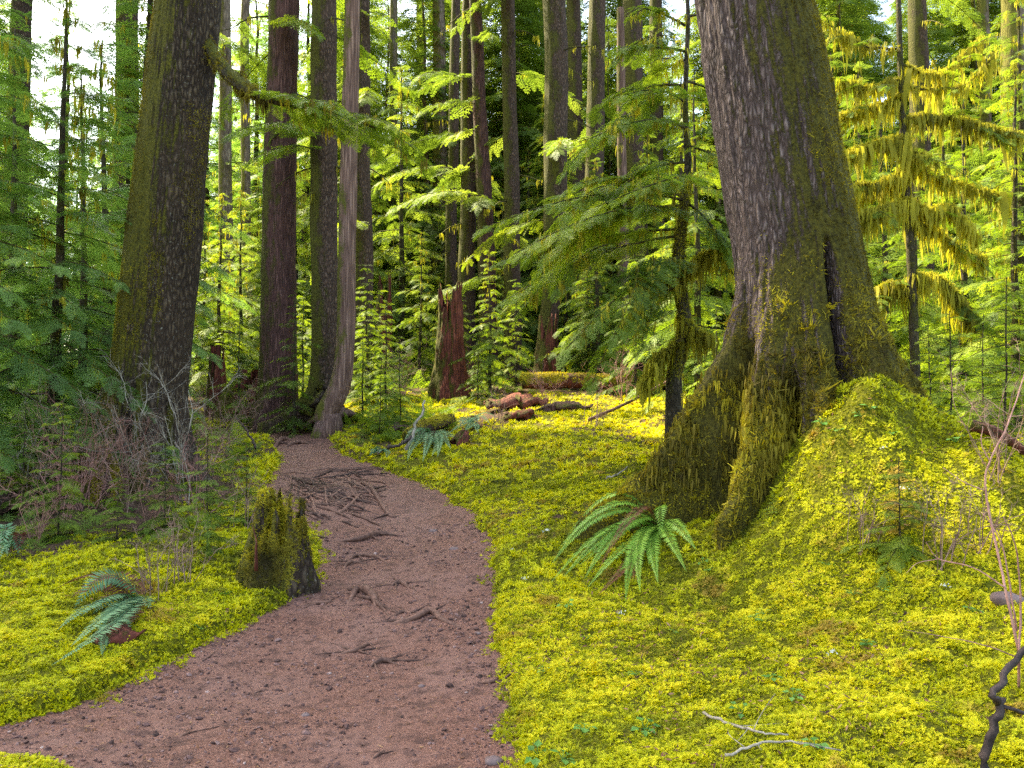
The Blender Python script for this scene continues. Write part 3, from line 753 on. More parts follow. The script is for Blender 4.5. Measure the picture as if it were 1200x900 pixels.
NN = N_ + np.array([0, 0, -.4]) + rg.normal(size=(k, 3)) * .25
mb = MB(); scatter(mb, DROOP, P - N_ * .01, frames(NN, spin=rg.random(k) * 6.28), rg.uniform(.03, .065, k), np.clip(.35 + .8 * fbm(P * 2, 3, 8) + rg.normal(size=k) * .12, 0, 1), rg)
me = mb.mesh("moss_cover", MAT['trunk_moss'], False); recentre(me, LBASE); link("moss_cover", me, old)
# its broken mossy limb with a drooping fan of foliage
wood, crown, moss = MB(), MB(), MB()
LP = smooth_line([at(244, 52, LY - .1), at(262, 80, LY - .3), at(280, 96, LY - .5), at(300, 110, LY - .7), at(330, 121, LY - .8), at(380, 128, LY - .8), at(440, 150, LY - .7)], 24)
V, Fq = tube(LP, np.interp(np.arange(24), [0, 9, 12, 23], [.085, .095, .05, .01]), 9, .06, rg); wood.add(V, Fq)
Pm = LP[rg.integers(0, 12, 620)] + rg.normal(size=(620, 3)) * np.array([.05, .05, .045])
scatter(moss, DROOP, Pm, frames(rg.normal(size=(620, 3)) * .6 + np.array([0, 0, .3]), spin=rg.random(620) * 6.28), rg.uniform(.03, .07, 620), rg.uniform(.2, .9, 620), rg)
Pm = LP[rg.integers(7, 14, 60)]; scatter(moss, STRAND, Pm, frames(np.tile([0, 0, 1.0], (60, 1)), spin=rg.random(60) * 6.28), rg.uniform(.1, .3, 60), rg.uniform(.1, .5, 60), rg)
for q in range(12, 24, 2):
    for s in (-1, 1):
        D = np.array([.6 + .2 * rg.random(), s * rg.uniform(.2, .9), rg.uniform(-.1, .18)])
        branch(wood, crown, moss, LP[q], D, rg.uniform(.5, 1.2), .32, .008, 'hi', rg, rg.uniform(.5, .95), .34, .9, 2)
limb = link("limb", wood.mesh("limb", MAT['bark_limb']), old); recentre(limb.data, LBASE)
me = crown.mesh("foliage", MAT['leaf_green'], False); recentre(me, LBASE); link("foliage", me, limb)
me = moss.mesh("limb_moss", MAT['trunk_moss'], False); recentre(me, LBASE); link("limb_moss", me, limb)

# ------------------------------------------------------------------ the other trunks one can tell apart
# label, depth, bark, [(py, cx, half width)], base flare, roughness, cat
TR = [
 ("straight reddish-brown conifer trunk with shaggy bark right of the left tree", 18.5, 'bark_red', [(0, 333, 17), (100, 332, 17), (200, 329, 18), (300, 326, 19), (420, 324, 21), (480, 323, 23)], .5, .03),
 ("dark trunk with a mossy right side and a mossy root behind the curved tree", 18.0, 'bark_dark', [(0, 378, 14), (150, 380, 15), (300, 382, 15), (430, 381, 17), (475, 378, 21)], .5, .02),
 ("dark upright trunk close behind the slender curved tree", 22.0, 'bark_dark', [(0, 423, 9.5), (200, 424, 10.5), (380, 424, 12), (440, 424, 13)], .3, .02),
 ("dark trunk at the far left edge half hidden by boughs, sky beside it", 20.0, 'bark_dark', [(0, 27, 11), (100, 23, 11), (200, 19, 12), (480, 14, 14)], .3, .02),
 ("dark trunk seen only at the top, left of the old leaning tree", 24.0, 'bark_dark', [(0, 150, 12), (60, 148, 12), (480, 140, 15)], .3, .02),
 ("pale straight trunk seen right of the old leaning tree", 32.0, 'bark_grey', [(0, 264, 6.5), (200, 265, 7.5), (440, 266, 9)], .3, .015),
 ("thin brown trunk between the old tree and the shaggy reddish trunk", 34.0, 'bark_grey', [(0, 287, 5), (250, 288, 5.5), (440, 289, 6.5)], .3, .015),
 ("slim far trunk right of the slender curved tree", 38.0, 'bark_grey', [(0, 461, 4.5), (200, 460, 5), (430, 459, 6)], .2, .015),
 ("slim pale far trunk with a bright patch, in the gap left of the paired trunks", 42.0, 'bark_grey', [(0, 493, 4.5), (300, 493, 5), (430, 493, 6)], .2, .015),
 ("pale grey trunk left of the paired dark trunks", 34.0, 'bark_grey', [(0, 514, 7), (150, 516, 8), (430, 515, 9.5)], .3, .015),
 ("mossy brown trunk between the pale grey trunk and the paired dark trunks", 30.0, 'bark_dark', [(0, 534, 5), (100, 531, 6), (280, 529, 6.5), (440, 528, 8)], .3, .015),
 ("left of two dark trunks that stand close together", 26.0, 'bark_dark', [(0, 548, 6), (100, 547, 8), (270, 548, 9.5), (450, 548, 11)], .3, .02),
 ("right one of two close dark trunks, leaning with a bright left edge", 25.5, 'bark_red', [(0, 556, 7), (100, 561, 7.5), (270, 568, 9.5), (450, 575, 11)], .3, .02),
 ("straight dark trunk standing alone between the paired trunks and the broad one", 25.0, 'bark_dark', [(0, 596, 8), (150, 599, 8.5), (270, 600, 9.5), (450, 601, 11)], .3, .02),
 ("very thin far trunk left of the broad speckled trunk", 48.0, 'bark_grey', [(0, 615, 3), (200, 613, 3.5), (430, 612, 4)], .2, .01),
 ("broad speckled brown trunk in the middle of the grove", 23.0, 'bark_dark', [(0, 651, 13.5), (100, 651, 13.5), (250, 650, 14), (380, 645, 11), (440, 642, 13.5)], .35, .025),
 ("dark trunk close behind the broad speckled trunk", 33.0, 'bark_dark', [(0, 672, 8), (200, 675, 9.5), (440, 676, 11)], .3, .02),
 ("trunk with a golden mossy left edge, right of the broad speckled one", 27.0, 'bark_dark', [(0, 700, 9.5), (100, 698, 10), (280, 695, 11), (440, 692, 13)], .35, .03),
 ("dark shaded trunk behind the pale dead snag", 31.0, 'bark_dark', [(0, 741, 11), (200, 742, 12), (440, 742, 14)], .3, .02),
 ("pale pinkish dead snag in front of the dark shaded trunk", 29.5, 'bark_cedar', [(10, 727, 4), (100, 728, 5), (200, 729, 5.5), (440, 733, 8)], .2, .015),
 ("dark trunk half hidden by bright boughs, left of the great spruce", 35.0, 'bark_dark', [(0, 768, 7), (200, 770, 8), (440, 772, 10)], .3, .02),
 ("brown trunk behind the branching mossy tree on the right", 26.0, 'bark_dark', [(0, 1074, 10), (140, 1078, 11), (440, 1084, 15)], .35, .02),
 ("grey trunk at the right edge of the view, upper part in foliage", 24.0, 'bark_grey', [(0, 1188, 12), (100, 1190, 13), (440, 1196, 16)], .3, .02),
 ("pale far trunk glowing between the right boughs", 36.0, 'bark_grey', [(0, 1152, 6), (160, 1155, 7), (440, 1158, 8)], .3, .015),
]
rg = rng_(90); rtree = {}
for i, (lab, Y, bk, prof, flare, rough) in enumerate(TR):
    py, cx, hw = prof[-1]; x = at(cx, py, Y)[0]; zb = gz(x, Y)
    snag = "snag" in lab; topz = at(0, prof[0][0], Y)[2] if snag else max(at(0, -60, Y)[2] + 1, 20.0)
    r = hw / F * Y
    ex = [(rg.uniform(0, 360), r * flare * rg.uniform(.6, 1.3), .35, zb, .3, 1.0) for _ in range(5)]
    if 'mossy root' in lab: ex += [(215, .9, .22, zb, .35, .9), (330, .5, .25, zb, .3, .8)]
    V, Fq, cen = trunk_surface(prof, Y, 56 if Y < 24 else 30, .10 if Y < 24 else .2, zb - .4, topz, rough * (hw / F * Y / .35), 200 + i, butt=ex, wob=.2)
    base = (x, Y, zb); e = empty("dead_snag" if snag else "conifer_tree", base, lab, "snag" if snag else "tree", None)
    link("trunk", mk_mesh("trunk", V - np.array(base), Fq, None, True, MAT[bk]), e); rtree[i] = e
    # dead stubs and a few live boughs on the upper stem
    crown = MB()
    zhi = at(0, -40, Y)[2]; zlo = at(0, 330, Y)[2]
    for q in range(0 if snag else int(rg.integers(7, 13))):
        wood, moss = MB(), MB()
        z = rg.uniform(zlo, zhi); xx, rr = cen(z); az = rg.uniform(0, 6.28); D = np.array([math.cos(az), math.sin(az), rg.uniform(-.25, .15)])
        P = np.array([xx, Y, z]) + D * rr * .8
        L = rg.uniform(.5, 1.7) * (1 + Y / 60)
        if rg.random() < .5:
            t = np.linspace(0, 1, 6); Cb = P + D * (t * L * .7)[:, None] - np.array([0, 0, 1]) * (.25 * L * t * t)[:, None] + rg.normal(size=(6, 3)) * .03 * t[:, None]
            Vt, Ft = tube(Cb, .022 * (1 - .8 * t) + .003, 5, cap=False); wood.add(Vt, Ft)
            mm = 5; scatter(moss, STRAND, Cb[rg.integers(0, 6, mm)], frames(np.tile([0, 0, 1.0], (mm, 1)), spin=rg.random(mm) * 6.28), rg.uniform(.15, .4, mm), rg.uniform(.2, .9, mm), rg)
        else:
            branch(wood, crown, moss, P, D, L * 1.4, .4, .02, 'mid', rg, rg.uniform(.3, .8), .45 * (1 + Y / 80), 1.3, 2)
        me = wood.mesh("bough", MAT['bark_limb']); recentre(me, base); bo = link("bough", me, e)
        if moss.v: me = moss.mesh("hanging_moss", MAT['hang_moss'], False); recentre(me, base); link("hanging_moss", me, bo)
    if crown.v:
        me = crown.mesh("crown", MAT['leaf_sunlit' if Y > 24 else 'leaf_green'], False); recentre(me, base); link("crown", me, e)

# the slender tree with the swept base, at the bend of the trail
CY = 16.6
pts = [(386, 494, 15), (383, 484, 13), (391, 468, 13), (400, 445, 12), (405, 400, 11), (406, 300, 10.5), (409, 200, 10), (411, 100, 9.5), (413, 0, 9), (415, -150, 8)]
P = smooth_line([at(a, b, CY) for a, b, _ in pts], 120); R = np.interp(np.linspace(0, 1, 120), np.linspace(0, 1, len(pts)), [h / F * CY for _, _, h in pts])
P = np.vstack([[P[0][0] - .12, CY, min(P[0][2], gz(P[0][0], CY)) - .35], P, P[-1] + np.array([.1, 0, 9.0])]); R = np.r_[R[0] * 1.35, R, .08]
V, Fq = tube(P, R, 28)
V = V + np.repeat(fbm(V * np.array([9, 9, 1.5]), 3, 61)[:, None], 3, 1) * .02 * np.array([1, 1, 0])
cb = spot(386, 494); e = empty("conifer_tree", cb, "slender smooth brown tree with a swept curved base at the bend of the trail", "tree")
me = mk_mesh("trunk", V, Fq, None, True, MAT['bark_cedar']); recentre(me, cb); link("trunk", me, e)
for tgt in ((366, 500), (420, 486), (430, 492), (402, 502), (350, 505)):
    a = at(388, 486, CY - .1); b = spot(*tgt, up=-.03); m_ = (a + b) / 2 + np.array([0, 0, .10])
    Vt, Ft = tube(smooth_line([a, m_, b], 12), np.linspace(.11, .03, 12), 8, .06, rg); me = mk_mesh("root", Vt, Ft, {"tint": np.full(len(Vt), .5)}, True, MAT['bark_cedar']); recentre(me, cb); link("root", me, e)

# ------------------------------------------------------------------ the mossy branching tree on the right
rg = rng_(140); HY = 11.5
tp = [(1072, 420, 9), (1069, 340, 8.5), (1066, 270, 8), (1060, 200, 7), (1057, 120, 6), (1054, 40, 5), (1052, -60, 4), (1050, -250, 3)]
P = smooth_line([at(a, b, HY) for a, b, _ in tp], 60); R = np.interp(np.linspace(0, 1, 60), np.linspace(0, 1, len(tp)), [.6 * h / F * HY for *_, h in tp])
hb = np.array([P[0][0], HY, gz(P[0][0], HY)]); P = np.vstack([hb - [0, 0, .2], P]); R = np.r_[R[0] * 1.5, R]
wood, moss, crown = MB(), MB(), MB(); V, Fq = tube(P, R, 12, .05, rg); wood.add(V, Fq)
BR = [([(1066, 236), (1042, 241), (1018, 252), (1000, 268), (994, 300)], .055, 1.0, 42), ([(1068, 346), (1048, 331), (1034, 334), (1027, 352), (1025, 372)], .055, 1.0, 36),
      ([(1064, 238), (1090, 240), (1112, 246), (1142, 258)], .04, 1.0, 30), ([(1068, 262), (1100, 276), (1130, 288), (1152, 296)], .05, .5, 22), ([(1070, 326), (1095, 332), (1115, 342), (1130, 362), (1142, 380)], .06, .9, 40),
      ([(1060, 160), (1030, 165), (1000, 178), (970, 184)], .03, .8, 26), ([(1057, 112), (1030, 117), (985, 120)], .022, .7, 18), ([(1062, 140), (1100, 138), (1150, 142), (1190, 146)], .03, .6, 20),
      ([(1060, 100), (1090, 100), (1130, 92), (1170, 62)], .022, .1, 6), ([(1057, 75), (1100, 68), (1150, 40)], .018, .2, 8), ([(1060, 92), (1020, 96), (985, 92)], .02, .5, 10),
      ([(1058, 57), (1020, 55), (995, 43), (960, 24)], .018, .1, 6), ([(1066, 205), (1035, 222), (1000, 228)], .03, .8, 24), ([(1066, 195), (1030, 205), (990, 215), (975, 225)], .025, .7, 22),
      ([(1062, 178), (1075, 184), (1090, 190)], .02, .3, 6), ([(1064, 186), (1085, 205), (1120, 215), (1170, 222)], .02, .5, 18)]
for pts, r, md, mh in BR:
    yy = HY + rg.uniform(-.5, .5); n = 18
    C = smooth_line([at(a, b + (rg.normal() * 5 if i else 0), HY + (yy - HY) * min(1, i / 2)) for i, (a, b) in enumerate(pts)], n)
    C[:, 2] += np.cumsum(rg.normal(size=n)) * .012 - .05 * np.linspace(0, 1, n) ** 2
    V, Fq = tube(C, np.linspace(r, r * .35, n), 7, .05, rg); wood.add(V, Fq)
    L = np.linalg.norm(np.diff(C, axis=0), axis=1).sum()
    k = int(L * 450 * md); Q = C[rg.integers(0, n, k)] + rg.normal(size=(k, 3)) * np.array([.035, .03, .02]) + np.array([0, 0, r * .5])
    scatter(moss, DROOP, Q, frames(rg.normal(size=(k, 3)) * .5 + np.array([0, 0, .6]), spin=rg.random(k) * 6.28), rg.uniform(.025, .06, k), np.clip(rg.normal(.75, .2, k), 0, 1), rg)
    k = int(L * mh * 6); Q = C[rg.integers(0, n, k)] + rg.normal(size=(k, 3)) * .03
    scatter(moss, STRAND, Q, frames(np.tile([0, 0, 1.0], (k, 1)), spin=rg.random(k) * 6.28), np.exp(rg.normal(-1.6, .45, k)), np.clip(rg.normal(.75, .2, k), 0, 1), rg)
    for q in range(7, n, 4):
        D = (C[q] - C[q - 2]); D = D / np.linalg.norm(D) * .6 + rg.normal(size=3) * np.array([.3, .8, .2])
        branch(wood, crown, moss, C[q], D, rg.uniform(.3, .7), .4, .006, 'hi', rg, rg.uniform(.3, .8), .30, .8, 8)
k = 700; i_ = rg.integers(0, 58, k); a_ = rg.random(k) * 6.28; dn = np.stack([np.cos(a_), np.sin(a_), np.zeros(k)], -1)
scatter(moss, DROOP, P[i_] + dn * R[i_][:, None] * .9, frames(dn + [0, 0, -.3], spin=a_), rg.uniform(.02, .04, k), np.clip(rg.normal(.4, .2, k), 0, 1), rg)
e = empty("mossy_hemlock", hb, "small hemlock with bare limbs draped in glowing yellow moss, right of the great spruce", "tree")
for n_, b_, mt, sm in (("trunk", wood, 'bark_limb', True), ("hanging_moss", moss, 'hang_moss', False), ("crown", crown, 'leaf_green', False)):
    me = b_.mesh(n_, MAT[mt], sm); recentre(me, hb); link(n_, me, e)

# ------------------------------------------------------------------ the drooping hemlock left of the great spruce
rg = rng_(150); DY = 10.2
tp = [(790, 440, 9), (802, 380, 8), (795, 320, 7), (799, 260, 6), (806, 200, 4.5), (803, 120, 3.2), (806, 20, 2.6), (803, -120, 2)]
P = smooth_line([at(a, b, DY) for a, b, _ in tp], 60); R = np.interp(np.linspace(0, 1, 60), np.linspace(0, 1, len(tp)), [h / F * DY for *_, h in tp])
db = np.array([P[0][0], DY, gz(P[0][0], DY)]); P = np.vstack([db - [0, 0, .2], P]); R = np.r_[R[0] * 1.5, R]
wood, moss, crown = MB(), MB(), MB(); V, Fq = tube(P, R, 12, .07, rg); wood.add(V, Fq)
k = 1700; i_ = rg.integers(0, 34, k); a_ = rg.random(k) * 6.28; dn = np.stack([np.cos(a_), np.sin(a_), np.zeros(k)], -1)
scatter(moss, DROOP, P[i_] + dn * R[i_][:, None] * .9, frames(dn + [0, 0, -.3], spin=a_), rg.uniform(.04, .11, k), np.clip(rg.normal(.25, .2, k), 0, 1), rg)
for pts, r in (([(800, 330), (775, 328), (762, 332)], .05), ([(798, 372), (815, 388), (832, 396)], .06), ([(800, 318), (825, 300), (845, 292)], .03), ([(798, 400), (770, 420), (755, 450)], .03)):
    C = smooth_line([at(a, b, DY - .1 * i) for i, (a, b) in enumerate(pts)], 12); V, Fq = tube(C, np.linspace(r, r * .5, 12), 7, .06, rg); wood.add(V, Fq)
    k = 160; Q = C[rg.integers(0, 12, k)] + rg.normal(size=(k, 3)) * .03
    scatter(moss, DROOP, Q, frames(rg.normal(size=(k, 3)) + [0, 0, .3], spin=rg.random(k) * 6.28), rg.uniform(.04, .07, k), rg.uniform(.1, .6, k), rg)
    k = 60; Q = C[rg.integers(0, 12, k)]; scatter(moss, STRAND, Q, frames(np.tile([0, 0, 1.0], (k, 1)), spin=rg.random(k) * 6.28), rg.uniform(.12, .45, k), rg.uniform(.1, .6, k), rg)
# (from py) -> tip pixel, depth of the tip
for py, tx, ty, ty_, n_ in [(235, 580, 262, -1.5, 1), (248, 620, 290, -2.2, 1), (275, 610, 345, -.5, 1), (230, 640, 225, .8, 1), (300, 680, 395, -2.2, 1),
                            (220, 700, 240, -1.8, 1), (190, 720, 215, .5, 1), (170, 880, 215, -.5, 1), (150, 700, 160, -1.4, 1), (330, 715, 430, -1.2, 1), (235, 870, 330, -.6, 1),
                            (120, 735, 110, -1.0, 1), (95, 860, 120, .3, 1), (60, 730, 55, -.8, 1), (30, 745, 5, -.3, 1), (20, 870, 30, .4, 1), (70, 760, 90, 1.0, 1), (100, 700, 130, .9, 1), (268, 590, 300, .6, 1), (240, 665, 285, 1.2, 1)]:
    A = at(803, py, DY); B = at(tx, ty, DY + ty_); D = B - A; L = np.linalg.norm(D); D = D / L; D[2] += .25
    branch(wood, crown, moss, A, D, L * 1.03, .27, .018, 'hi', rg, rg.uniform(.35, .95), .36, .95, 7, .10)
    for q in range(2):
        f = rg.uniform(.35, .7); P2 = A + (B - A) * f + [0, 0, .10 * L]
        branch(wood, crown, moss, P2, D + np.array([0, rg.choice([-1, 1]) * rg.uniform(.5, 1), -.25]), L * rg.uniform(.3, .5), .4, .008, 'hi', rg, rg.uniform(.3, .85), .33, 1.2, 9)
e = empty("drooping_hemlock", db, "young hemlock with long drooping boughs and a dark mossy stem, left of the great spruce", "tree")
for n_, b_, mt, sm in (("trunk", wood, 'bark_limb', True), ("hanging_moss", moss, 'hang_moss', False), ("crown", crown, 'leaf_green', False)):
    me = b_.mesh(n_, MAT[mt], sm); recentre(me, db); link(n_, me, e)

# ------------------------------------------------------------------ understory hemlocks: kinds made once, then copied
KIND = {
 'blue':   young_tree('blue', 301, 6.5, .085, 54, 1.9, 'leaf_shaded', lod='hi', size=.42, droop=.30, dens=.95, mossd=2, dead=10, start=.08),
 'blue2':  young_tree('blue2', 302, 5.0, .07, 46, 1.6, 'leaf_shaded', lod='hi', size=.38, droop=.34, dens=.95, mossd=3, dead=8, start=.10),
 'green':  young_tree('green', 303, 6.0, .08, 52, 1.7, 'leaf_green', lod='mid', size=.45, droop=.30, dens=1.0, mossd=2, dead=6, start=.06),
 'green2': young_tree('green2', 304, 3.6, .045, 40, 1.15, 'leaf_green', lod='mid', size=.36, droop=.30, dens=1.0, start=.05),
 'yellow': young_tree('yellow', 305, 8.0, .10, 60, 2.1, 'leaf_sunlit', lod='mid', size=.55, droop=.32, dens=.9, mossd=3, dead=8, start=.06),
 'yellow2':young_tree('yellow2', 306, 5.0, .06, 46, 1.5, 'leaf_sunlit', lod='mid', size=.45, droop=.30, dens=1.0, mossd=2, start=.05),
 'sapling':young_tree('sapling', 307, 1.9, .012, 34, .85, 'leaf_green', lod='hi', size=.26, droop=.22, dens=1.1, start=.08),
 'seedling':young_tree('seedling', 308, 1.0, .006, 24, .60, 'leaf_green', lod='hi', size=.24, droop=.18, dens=1.2, start=.08),
 'tall':   young_tree('tall', 309, 26.0, .26, 120, 4.4, 'leaf_sunlit', lod='mid', size=1.2, droop=.34, dens=1.3, mossd=.8, start=.10, dead=14, bark='bark_grey'),
 'tall2':  young_tree('tall2', 310, 30.0, .28, 130, 4.8, 'leaf_sunlit', lod='mid', size=1.25, droop=.36, dens=1.2, mossd=.8, start=.16, dead=18, bark='bark_grey'),
 'tall3':  young_tree('tall3', 311, 22.0, .18, 110, 3.9, 'leaf_sunlit', lod='mid', size=1.1, droop=.32, dens=1.3, start=.06, dead=10, bark='bark_grey'),
 'shade':  young_tree('shade', 312, 34.0, .42, 110, 5.6, 'leaf_green', lod='lo', size=1.6, droop=.40, dens=.85, start=.48, dead=12, bark='bark_dark'),
}
KIND['bluetall'] = young_tree('bluetall', 313, 15.0, .16, 90, 2.9, 'leaf_shaded', lod='mid', size=.62, droop=.34, dens=1.1, mossd=2, start=.12, dead=12)
FIRST = {}
def put(kind, name, x, y, s, rz, label, cat="tree", group=None, z=None):
    loc = (x, y, (gz(x, y) if z is None else z) - .03)
    if kind not in FIRST:
        e = plant_tree(KIND[kind], name, loc, label, cat, group, rz, s if not hasattr(s, '__len__') else 1.0)
        if hasattr(s, '__len__'): e.scale = s
        FIRST[kind] = e; return e
    e = dup(FIRST[kind], loc, rz, s, label, None); e.name = name
    if group: e['group'] = group
    elif 'group' in e: del e['group']
    return e
rg = rng_(160)
# kind, px, depth, scale, label
UND = [
 ('blue', 55, 10.5, 1.05, "blue-green hemlock with layered boughs at the left edge, nearest of the left hemlocks"),
 ('blue', -60, 9.5, 1.15, "blue-green hemlock cut off by the left edge of the view"),
 ('blue2', 95, 12.0, 1.2, "bluish young hemlock touching the left side of the old leaning tree"),
 ('blue', 20, 14.5, 1.25, "taller shaded hemlock behind the nearest left hemlock"),
 ('blue2', 120, 15.5, 1.6, "hemlock with pale sunny tips just left of the old leaning tree"),
 ('green', 150, 20.0, 1.5, "green hemlock behind the old leaning tree on its left"),
 ('green', 255, 24.0, 1.05, "sunlit green hemlock right behind the old leaning tree"),
 ('yellow2', 285, 28.0, 1.4, "thin yellow-green hemlock in front of the shaggy reddish trunk, left side"),
 ('green2', 345, 17.0, .85, "young hemlock with flat boughs in front of the shaggy reddish trunk"),
 ('green2', 452, 18.0, .75, "small hemlock beside the red rotten stump, left of it"),
 ('green2', 430, 20.0, 1.0, "green hemlock right behind the curved tree at the bend"),
 ('yellow2', 490, 24.0, 1.0, "bright hemlock behind the red rotten stump"),
 ('green', 575, 20.5, .62, "broad low hemlock right of the red rotten stump"),
 ('green2', 605, 21.5, .9, "dark little hemlock between the red stump and the broad speckled trunk"),
 ('green2', 560, 19.0, .5, "tiny hemlock close to the red rotten stump, right of it"),
 ('green', 690, 24.0, .8, "hemlock behind the fallen mossy log"),
 ('green2', 745, 19.5, .95, "hemlock growing behind the right end of the fallen log"),
 ('yellow', 760, 26.0, 1.0, "bright yellow-green hemlock left of the great spruce, upper boughs sunlit"),
 ('yellow', 800, 21.0, 1.1, "sunlit hemlock right behind the great spruce"),
 ('green', 1040, 17.0, 1.2, "green hemlock behind the moss-draped tree"),
 ('yellow', 1010, 22.0, 1.15, "yellow hemlock seen between the great spruce and the moss-draped tree"),
 ('green', 1130, 15.0, 1.15, "feathery hemlock behind the drooping moss on the right"),
 ('green', 1190, 12.0, .95, "green hemlock with thin dead limbs at the right edge"),
 ('yellow', 1110, 24.0, 1.2, "golden hemlock far behind the moss-draped tree"),
 ('yellow', 1200, 19.0, 1.2, "yellow-green hemlock at the right edge behind the green one"),
 ('yellow2', 1160, 17.0, 1.0, "shorter golden hemlock among the right boughs"),
 ('sapling', 1112, 8.6, .95, "knee-high hemlock sapling right of the great spruce"),
 ('sapling', 1175, 9.2, 1.1, "flat-boughed hemlock sapling at the right edge"),
 ('sapling', 1150, 10.5, 1.0, "small hemlock sapling behind the two right saplings"),
 ('sapling', 1090, 9.8, .9, "small sapling close to the spruce's right root"),
 ('seedling', 1052, 5.3, .62, "little green hemlock seedling on the moss mound"),
 ('seedling', 905, 6.15, .20, "tiny fern-like seedling on the spruce's root"),
 ('sapling', 246, 7.4, .62, "pale green hemlock sapling left of the mossy stump"),
 ('seedling', 195, 8.2, .95, "wispy hemlock seedling among the bare twigs left of the stump"),
 ('seedling', 290, 8.8, .8, "short hemlock seedling right behind the mossy stump"),
 ('seedling', 140, 7.9, .7, "low seedling on the left moss between bare twigs"),
 ('sapling', 30, 9.0, .7, "bluish sapling under the left hemlock boughs"),
 ('green2', 385, 25.0, 1.2, "hemlock behind the dark trunk with a mossy side"),
 ('yellow2', 520, 31.0, 1.6, "sunny hemlock behind the pale grey trunk"),
 ('yellow', 620, 34.0, 1.2, "sunny hemlock far behind the lone straight trunk"),
 ('yellow', 440, 36.0, 1.3, "sunny hemlock in the gap right of the curved tree"),
 ('yellow', 300, 38.0, 1.2, "sunny hemlock far behind the shaggy reddish trunk"),
 ('yellow2', 660, 29.0, 1.5, "sunny hemlock behind the broad speckled trunk"),
 ('yellow2', 590, 28.0, 1.3, "light green hemlock behind the lone straight trunk"),
 ('yellow', 720, 38.0, 1.3, "far sunny hemlock behind the golden-edged trunk"),
 ('green', 85, 26.0, 1.3, "hemlock in the left gap below the open sky"),
]
for kd, px, Y, s, lab in UND:
    x = at(px, 450, Y)[0]
    nm = {'sapling': 'hemlock_sapling', 'seedling': 'hemlock_seedling'}.get(kd, 'young_hemlock')
    put(kd, nm, x, Y, s * rg.uniform(.95, 1.05), rg.uniform(0, 6.28), lab, "sapling" if 'ling' in nm else "tree", "hemlocks under the tall trees")

for kd, px, Y, s, lab in [('bluetall', 72, 36.0, 1.25, "pale hemlock standing in the open sky gap at the left"), ('bluetall', -30, 17.0, 1.0, "tall blue-green hemlock left of the open sky"), ('bluetall', 165, 19.5, 1.05, "tall blue-green hemlock whose crown reaches left out of the old leaning tree"), ('bluetall', 10, 27.0, 1.0, "tall hemlock behind the dark trunk at the far left"), ('bluetall', 135, 28.0, .75, "mid-height hemlock below the sky at the left"),
  ('bluetall', 238, 40.0, 1.5, "tall hemlock standing right of the old leaning tree, far back"), ('bluetall', 298, 45.0, 1.6, "tall hemlock far behind the gap left of the shaggy reddish trunk"), ('bluetall', 357, 42.0, 1.6, "tall hemlock far behind the gap right of the shaggy reddish trunk"), ('yellow', 415, 29.0, 1.25, "sunny hemlock filling the gap right behind the curved tree"), ('yellow2', 395, 34.0, 1.9, "sunlit hemlock seen between the dark mossy trunk and the curved tree"), ('yellow', 310, 30.0, 1.2, "sunny hemlock left of the shaggy reddish trunk, behind it"), ('yellow2', 235, 27.0, 1.3, "sunny hemlock showing right of the old leaning tree's stem"), ('yellow', 470, 30.0, 1.5, "tall sunny hemlock between the curved tree and the paired trunks"), ('yellow', 555, 33.0, 1.6, "tall sunny hemlock behind the paired dark trunks"), ('yellow', 640, 31.0, 1.4, "tall sunny hemlock just behind the broad speckled trunk"), ('yellow', 345, 33.0, 1.5, "tall sunny hemlock behind the shaggy trunk, right side"), ('green', 820, 15.0, 1.1, "green hemlock close behind the great spruce, left side"), ('yellow', 980, 14.5, .85, "yellow hemlock close behind the great spruce, right side"), ('green', 1075, 14.5, .9, "green hemlock just behind the moss-draped tree"), ('yellow', 960, 30.0, 1.6, "tall golden hemlock far right of the great spruce"), ('yellow', 1180, 30.0, 1.7, "tall golden hemlock far behind the right edge"), ('yellow', 700, 21.5, .8, "bright hemlock standing over the fallen log")]:
    put(kd, "young_hemlock", at(px, 450, Y)[0], Y, s, rg.uniform(0, 6.28), lab, "tree", "hemlocks under the tall trees")
used_ = []
for i in range(46):
    for _ in range(60):
        Y = rg.uniform(19.5, 36); px = rg.uniform(230, 1230); x = at(px, 450, Y)[0]
        if 560 < px < 850 and Y < 22.5: continue
        if all((x - a) ** 2 + (Y - b) ** 2 > 2.2 for a, b in used_): break
    used_.append((x, Y)); put(['green2', 'yellow2', 'green2'][i % 3], "low_hemlock", x, Y, rg.uniform(.45, 1.0), rg.uniform(0, 6.28), "low bright hemlock in the sunny understory between the far trunks", "tree", "low hemlocks between the far trunks")

for kd, px, Y, s, lab in [('green2', 425, 17.6, .55, "small feathery hemlock just right of the curved tree's foot"), ('sapling', 470, 16.5, 1.0, "light hemlock sapling between the curved tree and the red rotten stump"), ('sapling', 445, 15.5, .8, "pale sapling on the moss bank beside the bend of the trail"), ('green2', 355, 19.5, .8, "low hemlock between the shaggy reddish trunk and the mossy dark one"), ('green2', 280, 18.0, .7, "low hemlock left of the shaggy reddish trunk's foot"), ('green2', 840, 13.5, .6, "low hemlock in the shade left of the great spruce's root"), ('sapling', 70, 8.0, .75, "thin hemlock sapling on the left moss before the bare twigs")]:
    nm = 'hemlock_sapling' if kd == 'sapling' else 'young_hemlock'
    put(kd, nm, at(px, 450, Y)[0], Y, s, rg.uniform(0, 6.28), lab, "sapling" if kd == 'sapling' else "tree", "hemlocks under the tall trees")

